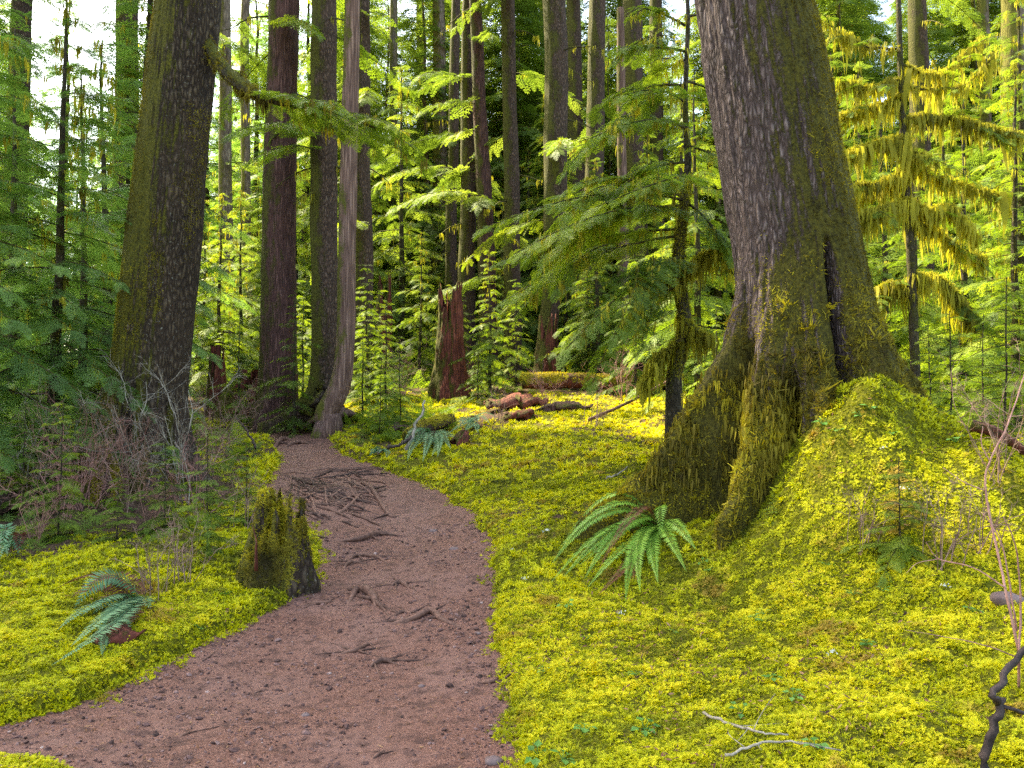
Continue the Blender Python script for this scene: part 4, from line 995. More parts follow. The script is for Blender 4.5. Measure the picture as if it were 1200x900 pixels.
# the far wood: every tree a copy of one of three tall kinds
kinds = ['tall', 'tall2', 'tall3']; rg = rng_(170); placed = []
LABF = "slender tall conifer in the sunny wood far behind the trail"
for ring, (y0, y1, n) in enumerate(((34, 46, 26), (46, 62, 40), (62, 85, 50), (85, 115, 50))):
    c_ = 0; tries = 0
    while c_ < n and tries < 1500:
        tries += 1
        y = rg.uniform(y0, y1); px = rg.uniform(-160, 1360); x = at(px, 450, y)[0]
        if (35 < px < 125 and y < 100) or (px < 400 and y < 47): continue                      # open sky on the left; nearer left trees omitted to let sun in
        if any((x - a) ** 2 + (y - b) ** 2 < (2.4 + y * .025) ** 2 for a, b in placed): continue
        placed.append((x, y)); c_ += 1
        put(kinds[int(rg.integers(0, 3))], "far_conifer", x, y, rg.uniform(.75, 1.2), rg.uniform(0, 6.28), LABF, "tree", "conifers of the far sunny wood")

# tall trees added out of view on the left, whose crowns shade the trail
for i, (x, y, s) in enumerate(SHADE):
    put('shade', "unseen_shade_conifer", x, y, s, i * 1.7, "unseen tall conifer added left of the trail for its shade", "tree", "unseen conifers added to shade the trail")

# ------------------------------------------------------------------ stumps, snags and logs
def jag_stump(name, prof, Y, mat, seed, label, cat, jag=.35, rough=.05, nseg=64, hollow=True, extra=None, step=.04):
    """a broken stem: outline rows (py, cx, half width) at depth Y, ragged top"""
    py, cx, hw = prof[-1]; x = at(cx, py, Y)[0]; zb = gz(x, Y); zt = at(cx, prof[0][0], Y)[2]
    r = hw / F * Y
    V, Fq, cen = trunk_surface(prof, Y, nseg, step, zb - .25, zt, rough, seed, butt=[(a, r * .3, .3, zb, .22, .6) for a in (200, 250, 300, 345, 80)])
    th = np.arctan2(V[:, 1] - Y, V[:, 0] - np.array([cen(q)[0] for q in V[:, 2]]))
    lim = zt - jag * (zt - zb) * np.clip(.5 + .9 * vnoise(np.stack([np.cos(th) * 2.2, np.sin(th) * 2.2, np.full_like(th, seed)], -1), seed)
                                    + .75 * vnoise(np.stack([np.cos(th) * 7, np.sin(th) * 7, np.full_like(th, seed)], -1), seed + 1), 0, 1.6)
    # squeeze everything above the broken edge into it, pulled slightly inward
    over = V[:, 2] > lim; V[over, 2] = lim[over] - .12 * (V[over, 2] - lim[over])
    cxn = np.array([cen(q)[0] for q in V[:, 2]]); f = np.where(over, .86 - .25 * np.clip((V[:, 2] - lim) * -2, 0, 1), 1)
    V[:, 0] = cxn + (V[:, 0] - cxn) * f; V[:, 1] = Y + (V[:, 1] - Y) * f
    base = (x, Y, zb); e = empty(name, base, label, cat)
    link("trunk", mk_mesh("trunk", V - np.array(base), Fq, None, True, MAT[mat]), e)
    return e, base, V, Fq

rg = rng_(180)
jag_stump("rotten_snag", [(330, 528, 12), (380, 528, 14), (420, 527, 16), (462, 527, 20)], 21.0, 'red_wood', 401, "tall crumbling red rotten stump in the middle of the grove", "stump", .25, .10)
jag_stump("rotten_snag", [(318, 451, 6), (345, 450, 8), (378, 450, 9)], 27.0, 'red_wood', 402, "small pointed red snag behind the curved tree", "stump", .4, .05, 40)
jag_stump("rotten_snag", [(405, 255, 7), (440, 254, 9), (482, 254, 11)], 19.5, 'red_wood', 403, "short red rotten snag right of the old leaning tree", "stump", .3, .05, 40)
jag_stump("rotten_snag", [(368, 643, 11), (400, 642, 12), (440, 641, 16)], 22.2, 'red_wood', 404, "red bark-shedding stump wood in front of the broad speckled trunk", "stump", .35, .05, 40)
# red root plate between the shaggy trunk and the old tree
jag_stump("fallen_root_plate", [(432, 300, 18), (455, 292, 26), (478, 290, 30)], 19.2, 'red_wood', 405, "dark red broken root plate beside the shaggy reddish trunk", "root plate", .6, .10, 48)

# the mossy stump at the trail's left edge
SY = unproject(338, 692)[1] + .25
e, sb, V, Fq = jag_stump("mossy_stump", [(574, 331, 24), (610, 329, 28), (640, 327, 33), (692, 325, 41)], SY, 'bark_left', 406, "broken mossy stump at the left edge of the trail", "stump", .78, .05, 130, step=.02)
wv = np.clip(.35 + .9 * fbm(V * 3, 3, 9), 0, 1)
P, N_ = sample_surface(V, Fq, 6500, rg, wv); k = len(P)
mb = MB(); scatter(mb, DROOP + FROND[:2], P, frames(N_ + [0, 0, -.1] + rg.normal(size=(k, 3)) * .3, spin=rg.random(k) * 6.28), rg.uniform(.02, .055, k), np.clip(.55 + fbm(P * 4, 2, 3) + rg.normal(size=k) * .15, 0, 1), rg)
me = mb.mesh("moss_cover", MAT['trunk_moss'], False); recentre(me, sb); link("moss_cover", me, e)
mb = MB()
for (px, top, bot, wd) in ((300, 616, 640, .014),):
    a = at(px, bot, SY - .35); b = at(px - 4, top, SY - .25); C = smooth_line([a - [0, 0, .2], a, (a + b) / 2 + rg.normal(size=3) * .02, b], 10)
    Vt, Ft = tube(C, np.linspace(wd, wd * .3, 10), 7, .15, rg); mb.add(Vt, Ft)
me = mb.mesh("splinters", MAT['red_wood']); recentre(me, sb); link("broken_wood", me, e)

def log(name, pts, r, mat, label, cat, moss=0, seed=1, mossmat='trunk_moss', tints=(.2, .8), taper=.7):
    rg = rng_(seed); C = smooth_line(pts, 40); Rr = np.linspace(r, r * taper, 40)
    V, Fq = tube(C, Rr, 22); V = V + fbm(V * 6, 4, seed)[:, None] * np.array([.3, .6, .6]) * r * .35
    base = tuple(C[20] - [0, 0, r]); e = empty(name, base, label, cat)
    me = mk_mesh("trunk", V, Fq, {"tint": np.full(len(V), .5)}, True, MAT[mat]); recentre(me, base); link("bark", me, e)
    if moss:
        Fs = Fq[:-22]; up = np.clip((V[:, 2] - np.interp(V[:, 0], *sorted_xy(C[:, 0], C[:, 2]))) / r + .55, 0, 1) * np.clip(.6 + 1.2 * fbm(V * 2, 3, seed + 4), .0, 1)
        P, N_ = sample_surface(V, Fs, moss, rg, up + 1e-6); k = len(P)
        mb = MB(); scatter(mb, DROOP, P, frames(N_ + rg.normal(size=(k, 3)) * .3, spin=rg.random(k) * 6.28), rg.uniform(.035, .075, k) * (1 + C[:, 1].mean() / 40), rg.uniform(*tints, k), rg)
        me = mb.mesh("moss_cover", MAT[mossmat], False); recentre(me, base); link("moss_cover", me, e)
    return e
def sorted_xy(x, y):
    i = np.argsort(x); return x[i], y[i]

def sp(px, py, Y, up=0.0):
    p = at(px, py, Y); return np.array([p[0], Y, max(p[2], gz(p[0], Y) + up)])
log("fallen_log", [sp(612, 447, 20.0, .12), sp(680, 446, 20.2, .15), sp(750, 449, 20.4, .16), sp(830, 447, 20.8, .2)], .21, 'red_wood', "fallen mossy log lying across behind the moss clearing", "log", 4200, 501, 'trunk_moss', (.5, 1.0))
log("fallen_log", [sp(715, 424, 25, .3), sp(790, 418, 25, .4), sp(850, 420, 26, .4)], .42, 'bark_dark', "thick green mossy log behind the fallen log, left of the spruce", "log", 2200, 502, 'trunk_moss', (.3, .9))
log("fallen_log", [sp(690, 492, 15.2, .05), sp(735, 478, 15.8, .25), sp(792, 452, 17, .6)], .035, 'root', "thin bare pole leaning on the fallen log", "log", 0, 503)
log("fallen_log", [sp(-60, 640, 8.3, .12), sp(0, 606, 9.0, .15), sp(40, 575, 10.0, .18), sp(75, 556, 11.0, .2)], .15, 'bark_dark', "dark decaying log in the shade at the left edge", "log", 500, 504, 'trunk_moss', (.0, .5))
log("fallen_log", [sp(20, 560, 10.6, .1), sp(60, 535, 11.0, .35), sp(100, 520, 11.2, .5)], .09, 'bark_limb', "mossy fallen limb sloping up to the old leaning tree", "log", 700, 508, 'trunk_moss', (.2, .8))
log("fallen_branch", [sp(1140, 628, 6.0, .05), sp(1175, 626, 5.9, .05), sp(1240, 606, 6.0, .07)], .045, 'red_wood', "orange-red fallen branch on the moss at the right edge", "branch", 0, 505)
log("fallen_log", [sp(1075, 500, 9.2, .3), sp(1120, 530, 8.6, .22), sp(1165, 575, 7.9, .12)], .22, 'bark_dark', "mossy log sloping down right of the great spruce", "log", 1700, 506, 'trunk_moss', (.1, .65))
log("fallen_log", [sp(480, 520, 14.5, .08), sp(500, 500, 15.0, .15), sp(530, 492, 15.4, .1)], .16, 'bark_dark', "low decayed log behind the blue-green fern", "log", 600, 507, 'trunk_moss', (.4, .95))
def stick(name, pts, r0, r1, mat, label, cat="stick", seed=1, n=14, loc=None, twigs=0):
    rg = rng_(seed); C = smooth_line(pts, n) + rg.normal(size=(n, 3)) * r0 * .5; b = MB()
    V, Fq = tube(C, np.linspace(r0, r1, n), 7, .08, rg); b.add(V, Fq)
    for _ in range(twigs):
        k = int(rg.integers(2, n - 2)); D = rg.normal(size=3); D[2] = abs(D[2]) * .4; D /= np.linalg.norm(D)
        V, Fq = tube(smooth_line([C[k], C[k] + D * .08 + rg.normal(size=3) * .01, C[k] + D * .18], 6), np.linspace(r1 * .9, r1 * .3, 6), 4); b.add(V, Fq)
    o = b.build(name, MAT[mat], None, True, C[0]); return tag(o, label, cat)
stick("dead_branch", [sp(476, 530, 13.6, .02), sp(486, 505, 13.8, .25), sp(498, 474, 14.2, .8)], .035, .018, 'twig_grey', "pale broken branch leaning over the blue-green fern", "branch", 1)
stick("dead_branch", [sp(455, 525, 13.4, .03), sp(470, 521, 13.5, .05), sp(482, 512, 13.7, .1)], .03, .02, 'twig_dark', "short dark branch lying left of the blue-green fern", "branch", 2)
stick("fallen_twig", [spot(822, 842, .03), spot(880, 862, .02), spot(925, 872, .035)], .007, .003, 'twig_grey', "pale twig lying on the moss at the bottom, upper of two", "twig", 3, 18, None, 3)
stick("fallen_twig", [spot(850, 892, .02), spot(905, 880, .04), spot(985, 888, .03)], .006, .003, 'twig_grey', "pale twig lying on the moss at the bottom, lower of two", "twig", 4, 18, None, 3)
stick("dead_branch", [sp(300, 525, 13.5, .03), sp(290, 505, 13.8, .3), sp(276, 487, 14.0, .55)], .025, .012, 'twig_dark', "dark dead branch leaning beside the trail near the bare twigs", "branch", 5)
stick("dead_branch", [sp(710, 560, 9.0, .05), sp(724, 556, 9.0, .12), sp(735, 548, 9.1, .2)], .012, .006, 'twig_grey', "small grey twig in front of the spruce's left root", "twig", 6)

# red rotten wood lying in the clearing
def chunk(name, px, py, L, Wd, H, rz, mat, label, seed):
    rg = rng_(seed); p = spot(px, py); n = 26
    u, v = np.meshgrid(np.linspace(0, 1, n), np.arange(14) / 14 * 2 * math.pi)
    env = np.sin(np.pi * np.clip(u, .02, .98)) ** .5
    X = (u - .5) * L; Yy = np.cos(v) * Wd * .5 * env; Z = np.sin(v) * H * .5 * env + H * .3
    V = np.stack([X, Yy, Z], -1).reshape(-1, 3); V = V + (fbm(V * np.array([5, 16, 16]), 4, seed) + .8 * fbm(V * 3, 2, seed + 1))[:, None] * np.array([.8, 1.2, .8]) * H * .8
    j = np.arange(14)[:, None]; i = np.arange(n - 1)[None]; j2 = (j + 1) % 14
    Fq = np.stack([j * n + i, j * n + i + 1, j2 * n + i + 1, j2 * n + i], -1).reshape(-1, 4)
    o = link(name, mk_mesh(name, V, Fq, {"tint": np.full(len(V), .5)}, True, MAT[mat]), None, p); o.rotation_euler = (0, 0, rz)
    return tag(o, label, "rotten wood")
chunk("rotten_wood", 604, 478, 1.5, .5, .30, .35, 'red_wood', "large crumbling piece of red rotten wood in the moss clearing", 601)
chunk("rotten_wood", 660, 482, 1.1, .35, .2, -.1, 'bark_red', "smaller red rotten wood right of the large crumbling piece", 602)
chunk("rotten_wood", 612, 492, .8, .4, .2, .1, 'red_wood', "low red-brown rotten lump in front of the large crumbling piece", 603)
chunk("rotten_wood", 540, 522, .30, .25, .28, .1, 'red_wood', "small red lump of rotten wood right of the blue-green fern", 604)
chunk("rotten_wood", 472, 508, .7, .4, .25, .4, 'bark_cedar', "brown decayed lump of wood behind the blue-green fern", 605)
chunk("rotten_wood", 142, 745, .30, .16, .10, .5, 'red_wood', "dark red wood scrap under the left fern", 606)
chunk("rotten_wood", 604, 449, .6, .4, .35, .2, 'red_wood', "broken red end of the fallen mossy log", 607)

# ------------------------------------------------------------------ stones
def stone(px, py, s, label, seed, up=0.0):
    p = spot(px, py, up); n = 14
    th, ph = np.meshgrid(np.arange(18) / 18 * 2 * math.pi, np.linspace(.02, math.pi - .02, n))
    V = np.stack([np.cos(th) * np.sin(ph) * 1.15, np.sin(th) * np.sin(ph) * .9, np.cos(ph) * .62], -1).reshape(-1, 3)
    V = V * (1 + .35 * fbm(V * 1.3, 3, seed)[:, None]) * s
    i = np.arange(n - 1)[:, None] * 18; j = np.arange(18)[None]; j2 = (j + 1) % 18
    Fq = np.stack([i + j, i + 18 + j, i + 18 + j2, i + j2], -1).reshape(-1, 4)
    o = link("stone", mk_mesh("stone", V, Fq, {"tint": np.full(len(V), .5)}, True, MAT['stone']), None, p); tag(o, label, "stone"); return o
stone(1182, 707, .075, "dark rounded stone on the moss at the right edge", 1, .02)
stone(578, 893, .04, "brown stone at the bottom right corner of the trail", 2, .005)
stone(533, 643, .05, "flat pale stone in the trail near its right edge", 3, -.01)
stone(508, 622, .05, "flat stone in the trail below the root mat", 4, -.01)
stone(494, 804, .018, "small dark stone in the middle of the near trail", 5)
stone(358, 838, .022, "small brown stone in the near trail left of the middle", 6)
stone(560, 742, .02, "small stone along the right edge of the trail", 7)

# ------------------------------------------------------------------ roots in the trail
def surf_line(pts, n, sink=0.0, hump=None):
    q = np.array([unproject(*p, top_z) for p in pts]); C = smooth_line(q, n)
    C[:, 2] = top_z(C[:, 0], C[:, 1]) + sink
    if hump is not None: C[:, 2] += np.interp(np.linspace(0, 1, n), np.linspace(0, 1, len(hump)), hump)
    return C
rm = empty("root_mat", spot(388, 590), "tangled mat of exposed roots spreading across the trail at the bend", "roots")
rg = rng_(190); cb_ = spot(388, 590)
RL = []
for i in range(95):
    a = rg.uniform(0, 1); sx, sy_ = 322 + 70 * rg.random(), 553 + 60 * a * rg.random()
    L = rg.uniform(45, 120); ang = math.radians(rg.normal(24, 22)); pts = [(sx, sy_)]
    for s in range(3):
        ang += rg.normal() * .35; sx += L / 3 * math.cos(ang); sy_ += L / 3 * math.sin(ang) * .55
        pts.append((min(sx, 462), min(max(sy_, 550), 634)))
    RL.append((pts, rg.uniform(.008, .028)))
for i, (pts, r) in enumerate(RL):
    n = 18; C = surf_line(pts, n, -r * .2, [-.02, .010, .008 + .016 * rg.random(), -.03]); V, Fq = tube(C, np.interp(np.arange(n), [0, 3, 17], [r * .8, r, r * .35]), 8, .10, rg)
    me = mk_mesh("root", V, Fq, {"tint": np.full(len(V), rg.uniform(.1, .8))}, True, MAT['root']); recentre(me, cb_); link("root", me, rm)
RT = [([(388, 632), (420, 634), (446, 626), (478, 628)], .028, "dark arched root across the trail just below the root mat"),
      ([(395, 662), (420, 652), (445, 655), (460, 668)], .018, "branched root lying below the arched root"),
      ([(400, 668), (412, 660), (432, 661)], .016, "short root left of the branched root"),
      ([(455, 688), (470, 684), (484, 692)], .020, "flat root chip in the middle of the trail"),
      ([(405, 712), (420, 692), (438, 702), (440, 712)], .034, "knobby root loop sticking out of the trail"),
      ([(448, 730), (485, 726), (505, 719), (520, 728), (556, 736)], .026, "long pale root crossing the middle of the trail to the right"),
      ([(458, 720), (475, 718), (486, 722)], .012, "thin root above the long pale root"),
      ([(386, 766), (415, 764), (430, 756), (444, 754)], .015, "thin bent root left of the middle in the near trail"),
      ([(430, 782), (448, 776), (464, 775)], .018, "dark short root in the near trail"),
      ([(556, 798), (578, 800), (586, 790)], .014, "pale root end at the right edge of the near trail"),
      ([(230, 777), (245, 770), (256, 762)], .007, "thin curved rootlet at the left of the trail"),
      ([(203, 868), (220, 860), (232, 855)], .007, "dark stick pressed into the near trail on the left"),
      ([(432, 892), (444, 885), (453, 877)], .008, "small stick at the bottom middle of the trail"),
      ([(292, 815), (306, 810), (318, 807)], .006, "thin dark rootlet in the near trail"),
      ([(410, 572), (425, 568), (452, 600), (470, 604)], .03, "thick root running down the right side of the root mat"),
      ([(356, 706), (375, 708), (400, 704)], .014, "dark low root at the foot of the mossy stump"),
      ([(330, 525), (350, 520), (368, 521)], .04, "dark root crossing the trail near the curved tree"),
      ([(318, 524), (330, 517), (345, 516)], .05, "short dark root at the far left edge of the trail")]
for i, (pts, r, lab) in enumerate(RT):
    n = 22; C = surf_line(pts, n, r * .1, [-.03, r * .5, r * .9, r * .2, -.03]); b = MB()
    V, Fq = tube(C, np.interp(np.arange(n), [0, 8, 14, 21], [r * .5, r * 1.05, r * .9, r * .3]), 9, .10, rg); b.add(V, Fq, .6)
    r *= 1.05
    for q in range(5 if r > .012 else 2):
        k = int(rg.integers(5, 17)); D = np.array([rg.normal(), rg.normal() * .8, 0]); D /= np.linalg.norm(D)
        Q = C[k] + D * np.linspace(0, 1, 8)[:, None] * rg.uniform(.15, .5) + np.outer(np.linspace(0, 1, 8) ** 2, rg.normal(size=3) * .08); Q[:, 2] = top_z(Q[:, 0], Q[:, 1]) + np.linspace(r * .5, -.010, 8)
        V, Fq = tube(Q, np.linspace(r * .5, r * .15, 8), 6, .1, rg); b.add(V, Fq, .45)
    tag(b.build("exposed_root", MAT['root'], None, True, C[0]), lab, "root")
stick("mossy_root", [at(381, 452, 17.2), at(376, 466, 17.0), at(366, 478, 16.8), spot(352, 488, .0)], .10, .05, 'bark_left', "mossy root arching down from the dark trunk at the bend", "root", 8, 18)

# ------------------------------------------------------------------ sword ferns
def frond(b, P0, P1, arch, rg, wmax=.075, tint=.5, step=.017):
    D = P1 - P0; L = np.linalg.norm(D) * 1.08; n = max(14, int(L / step)); t = np.linspace(0, 1, n)
    C = P0 + D * t[:, None] + np.array([0, 0, 1.0]) * (arch * 4 * t * (1 - t) * (1 - .35 * t))[:, None]
    S0 = np.cross(D, [0, 0, 1.0]); S0 /= np.linalg.norm(S0); C = C + S0 * (rg.normal() * .05 * L * np.sin(t * 3))[:, None]
    T = np.gradient(C, axis=0); T /= np.linalg.norm(T, axis=1)[:, None]; S = np.cross(T, [0, 0, 1.0]); S /= np.linalg.norm(S, axis=1)[:, None]
    roll = rg.normal() * .3; U = np.cross(S, T); S = S * math.cos(roll) + U * math.sin(roll); U = np.cross(S, T)
    V, Fq = tube(C, np.linspace(.0035, .0012, n), 4, cap=False); b.add(V, Fq, .15)
    w_ = wmax * np.clip(np.minimum(.35 + t * 3.2, (1 - t) * 2.1 + .03), 0, 1)
    for i in range(int(n * .07), n):
        for s in (-1, 1):
            l = w_[i] * rg.uniform(.9, 1.08); d = S[i] * s * .94 + T[i] * .33 - U[i] * rg.uniform(.0, .3); d /= np.linalg.norm(d)
            q = C[i] + T[i] * (step * .5 * (s > 0)); hw = step * .46
            b.add([q - T[i] * hw * .8, q + d * l * .55 - T[i] * hw * .75, q + d * l + T[i] * .008, q + d * l * .45 + T[i] * hw * 1.0], [[0, 1, 2, 3]], np.clip(tint + rg.normal() * .07, 0, 1))
def fern(name, cpx, tips, mat, label, seed, arch=.13, wmax=.075, lift=.05, step=.017, extra=6):
    rg = rng_(seed); c0 = spot(*cpx, up=.04); e = empty(name, c0, label, "fern")
    full = list(tips)
    for q in range(extra):
        a, b_ = tips[int(rg.integers(0, len(tips)))], tips[int(rg.integers(0, len(tips)))]; f = rg.uniform(.55, .95)
        full.append((cpx[0] + ((a[0] + b_[0]) / 2 - cpx[0]) * f, cpx[1] + ((a[1] + b_[1]) / 2 - cpx[1]) * f, abs(a[2]) * rg.uniform(.7, 1.3), -.45 if q % 4 == 0 else rg.uniform(.3, .75)))
    for tp in full:
        px, py, ar, tn = (tp + (arch, .5))[:4] if len(tp) == 2 else (tp + (.5,))[:4]
        P1 = spot(px, py, lift); b = MB(); P0 = c0 + rg.normal(size=3) * np.array([.03, .03, .01])
        mt = mat if tn >= 0 else 'fern_dead'
        frond(b, P0, P1, ar, rg, wmax, abs(tn), step); me = b.mesh("frond", MAT[mt], False); recentre(me, c0); link("frond", me, e)
    return e
fern("sword_fern", (772, 622), [(646, 690, .24, .55), (648, 668, .30, .6), (654, 650, .36, .55), (664, 636, .40, .65), (690, 695, .12, .45), (712, 690, .10, .4), (662, 682, .18, .5), (735, 712, .14, .7), (752, 700, .16, .75),
     (805, 676, .16, .7), (815, 650, .14, .55), (700, 622, .28, .5), (722, 612, .30, .45), (745, 610, .26, .35), (772, 690, .08, .4), (700, 705, .03, -.5), (745, 685, .02, -.4), (690, 660, .24, .6)], 'fern', "bright green sword fern on the moss at the foot of the great spruce", 701)
fern("sword_fern", (506, 512), [(470, 540, .22, .6), (478, 544, .18, .7), (495, 545, .2, .65), (512, 540, .2, .7), (528, 530, .2, .6), (472, 526, .25, .6), (486, 522, .2, .5), (540, 520, .15, .5), (505, 538, .12, .75)], 'fern_blue', "pale blue-green sword fern on the moss beside the bend of the trail", 702, .2, .11, .06, .035)
fern("sword_fern", (553, 497), [(525, 512, .2, .6), (535, 507, .2, .5), (575, 502, .2, .5), (586, 496, .2, .45), (548, 510, .15, .55), (560, 512, .1, .6)], 'fern_blue', "smaller blue-green fern behind the pale fern by the trail", 703, .2, .11, .08, .04)
fern("sword_fern", (160, 708), [(58, 785, .07, .6), (70, 742, .09, .55), (122, 772, .05, .6), (95, 726, .10, .5), (176, 716, .05, .6), (84, 762, .08, .65), (150, 752, .05, .55), (66, 694, .16, -.45), (84, 704, .14, -.55), (112, 716, .08, -.45), (140, 748, .04, -.5), (100, 690, .14, -.35)], 'fern_blue', "small fern with drooping green and dead brown fronds on the left moss", 704, .16, .10, .03, .02)
fern("sword_fern", (445, 532), [(432, 537, .06, .6), (452, 539, .06, .6), (440, 528, .08, .5), (458, 533, .06, .5)], 'fern_blue', "tiny blue-green fern near the trail's right edge at the bend", 705, .06, .06, .04, .03)
fern("sword_fern", (8, 650), [(-20, 660, .2, .4), (22, 655, .15, .4), (-5, 670, .15, .5), (10, 640, .2, .5)], 'fern_blue', "shaded fern at the left edge under the hemlock boughs", 706, .15, .07, .05, .025)

# ------------------------------------------------------------------ bare shrubs and twigs
def shrub_mesh(seed, h, nstem, mat, r0=.007, spread=.55, depth=3, nsub=5, kink=.25):
    rg = rng_(seed); b = MB()
    def grow(P, D, L, r, d):
        n = 7; C = [P]
        for _ in range(n - 1):
            D = D + rg.normal(size=3) * kink * .5; D[2] += .03; D /= np.linalg.norm(D); C.append(C[-1] + D * L / (n - 1))
        C = np.array(C); V, Fq = tube(C, np.linspace(r, r * .45, n), 4 if d else 5, cap=False); b.add(V, Fq, rg.uniform(.2, .8))
        if d < depth:
            for _ in range(int(rg.integers(max(1, nsub - 2), nsub + 1))):
                k = int(rg.integers(2, n)); D2 = (C[k] - C[k - 1]); D2 = D2 / np.linalg.norm(D2) * .75 + rg.normal(size=3) * .55; D2 /= np.linalg.norm(D2)
                grow(C[k], D2, L * rg.uniform(.3, .55), r * .55, d + 1)
    for _ in range(nstem):
        a = rg.random() * 6.28; D = np.array([math.cos(a) * spread * rg.random(), math.sin(a) * spread * rg.random(), 1.0])
        grow(np.array([rg.normal() * .06, rg.normal() * .06, -.05]), D / np.linalg.norm(D), h * rg.uniform(.45, .75), r0 * rg.uniform(.7, 1.2), 0)
    return b.mesh("bare_shrub", MAT[mat])
SH = {'a': shrub_mesh(801, 1.5, 9, 'twig', .007, .7), 'b': shrub_mesh(802, 1.2, 10, 'twig_red', .006, .9), 'c': shrub_mesh(803, 1.7, 6, 'twig_grey', .008, .6), 'd': shrub_mesh(804, .8, 7, 'twig', .005, .8)}
rg = rng_(810)
for kd, px, py, s, lab in [('a', 150, 600, .9, "bare brown shrub in front of the old leaning tree's foot"), ('b', 75, 612, .9, "reddish twiggy shrub at the left under the hemlock boughs"), ('c', 30, 590, .9, "grey mossy-stemmed shrub at the left edge"),
      ('b', 205, 560, 1.0, "reddish twigs in front of the old tree's right foot"), ('a', 260, 535, 1.2, "bare shrub left of the trail's bend"), ('b', 130, 585, 1.05, "dense red twigs left of the old leaning tree's foot"), ('c', 215, 590, 1.0, "tall pale twiggy shrub right of the old leaning tree"),
      ('a', 235, 560, .9, "tangled brown twigs beside the trail before the bend"), ('d', 205, 690, 1.0, "small bare shrub on the left moss behind the fern"), ('d', 185, 700, .85, "thin bare stems rising over the left fern"),
      ('b', 545, 455, 1.1, "brown bush beside the red rotten stump"), ('b', 590, 440, 1.6, "reddish dead bush right of the red rotten stump"), ('a', 470, 470, 1.3, "bare shrub left of the red rotten stump"), ('d', 580, 495, 1.2, "dead brown twigs before the large rotten wood"),
      ('b', 640, 478, .9, "dead reddish twigs behind the rotten wood"), ('d', 690, 500, 1.3, "dead brown twigs in front of the fallen log"), ('a', 0, 560, 1.2, "bare shrub cut off by the left edge"), ('c', 110, 570, .8, "grey sticks standing before the dark log"),
      ('b', 100, 598, 1.1, "tangle of pinkish twigs before the mossy limb on the left"), ('b', 58, 585, 1.2, "pinkish twigs in front of the dark log at the left"), ('b', 235, 605, .95, "pinkish twigs on the left bank behind the small saplings"), ('c', 165, 575, 1.0, "pale bare stems crossing in front of the old leaning tree's foot"), ('b', 175, 625, .65, "low red twigs on the left moss edge"), ('b', 40, 640, .6, "low red twigs before the dark log at left"), ('d', 280, 620, 1.0, "thin twigs left of the mossy stump"), ('a', 300, 505, 1.0, "bare twigs behind the trail's left edge at the bend"),
      ('d', 1000, 640, .7, "fine bare twigs on the moss mound"), ('d', 1090, 660, .9, "fine brown twigs on the right moss slope"), ('a', 1170, 560, .7, "bare shrub right of the mossy sloping log"), ('d', 1140, 640, .8, "bare stems before the orange-red branch"), ('b', 730, 470, 1.2, "reddish dead sprays under the log's right end")]:
    p = spot(px, py); o = bpy.data.objects.new("bare_shrub", SH[kd]); COL.objects.link(o); o.location = p; o.rotation_euler = (0, 0, rg.uniform(0, 6.28)); o.scale = (s, s, s)
    tag(o, lab, "shrub", "bare twiggy shrubs")
# moss-wrapped sticks standing in the shrubs
for i, (pts, r, lab) in enumerate([([(110, 600), (112, 570), (118, 548), (128, 525)], .022, "moss-wrapped upright stick left of the old tree, left of two"), ([(136, 585), (136, 560), (130, 530), (116, 490)], .018, "moss-wrapped upright stick left of the old tree, right of two")]):
    Y = 9.4; C = smooth_line([at(a, b, Y) for a, b in pts], 16); C[0, 2] = gz(C[0, 0], Y) - .05
    e = empty("mossy_stick", C[0], lab, "stick"); V, Fq = tube(C, np.linspace(r, r * .4, 16), 7, .1, rg); me = mk_mesh("stem", V, Fq, {"tint": np.full(len(V), .4)}, True, MAT['twig']); recentre(me, C[0]); link("stem", me, e)
    k = 260; mb = MB(); Q = C[np.clip(rg.normal(5, 3, k).astype(int), 0, 11)] + rg.normal(size=(k, 3)) * .022; scatter(mb, DROOP, Q, frames(rg.normal(size=(k, 3)), spin=rg.random(k) * 6), rg.uniform(.03, .05, k), rg.uniform(.3, .8, k), rg)
    me = mb.mesh("moss_cover", MAT['trunk_moss'], False); recentre(me, C[0]); link("moss_cover", me, e)
# the bare young tree at the right edge
b = MB(); Y0 = 2.75
def tw(pts, r0, r1, tint=.5, n=16, jit=.012):
    C = smooth_line([at(a, b_, y) for a, b_, y in pts], n) + rg.normal(size=(n, 3)) * jit * r0 * 20; V, Fq = tube(C, np.linspace(r0, r1, n), 8, .09, rg); b.add(V, Fq, tint)
tw([(1150, 930, 2.7), (1156, 880, 2.7), (1168, 845, 2.7), (1174, 825, 2.72), (1166, 815, 2.7), (1178, 790, 2.75), (1200, 762, 2.8), (1235, 735, 2.8)], .017, .010, .4, 26)
tw([(1174, 828, 2.72), (1190, 832, 2.7), (1215, 842, 2.7)], .008, .005, .4, 10)
base = at(1150, 930, 2.7); base[2] = gz(base[0], 2.7); b.v[0] = b.v[0]
o = b.build("knobby_branch", MAT['twig_dark'], None, True, base); tag(o, "dark knobby bare branch rising from the moss in the bottom right corner", "branch")
b = MB()
tw([(1194, 765, 3.4), (1180, 700, 3.4), (1172, 660, 3.45), (1155, 575, 3.5), (1160, 540, 3.5), (1180, 500, 3.5), (1200, 440, 3.55), (1215, 380, 3.6)], .006, .0025, .8, 30, .006)
tw([(1192, 740, 3.4), (1178, 655, 3.45), (1168, 625, 3.45), (1150, 600, 3.5)], .004, .002, .6); tw([(1180, 690, 3.4), (1140, 665, 3.5), (1100, 655, 3.6), (1085, 635, 3.6)], .0035, .0015, .6)
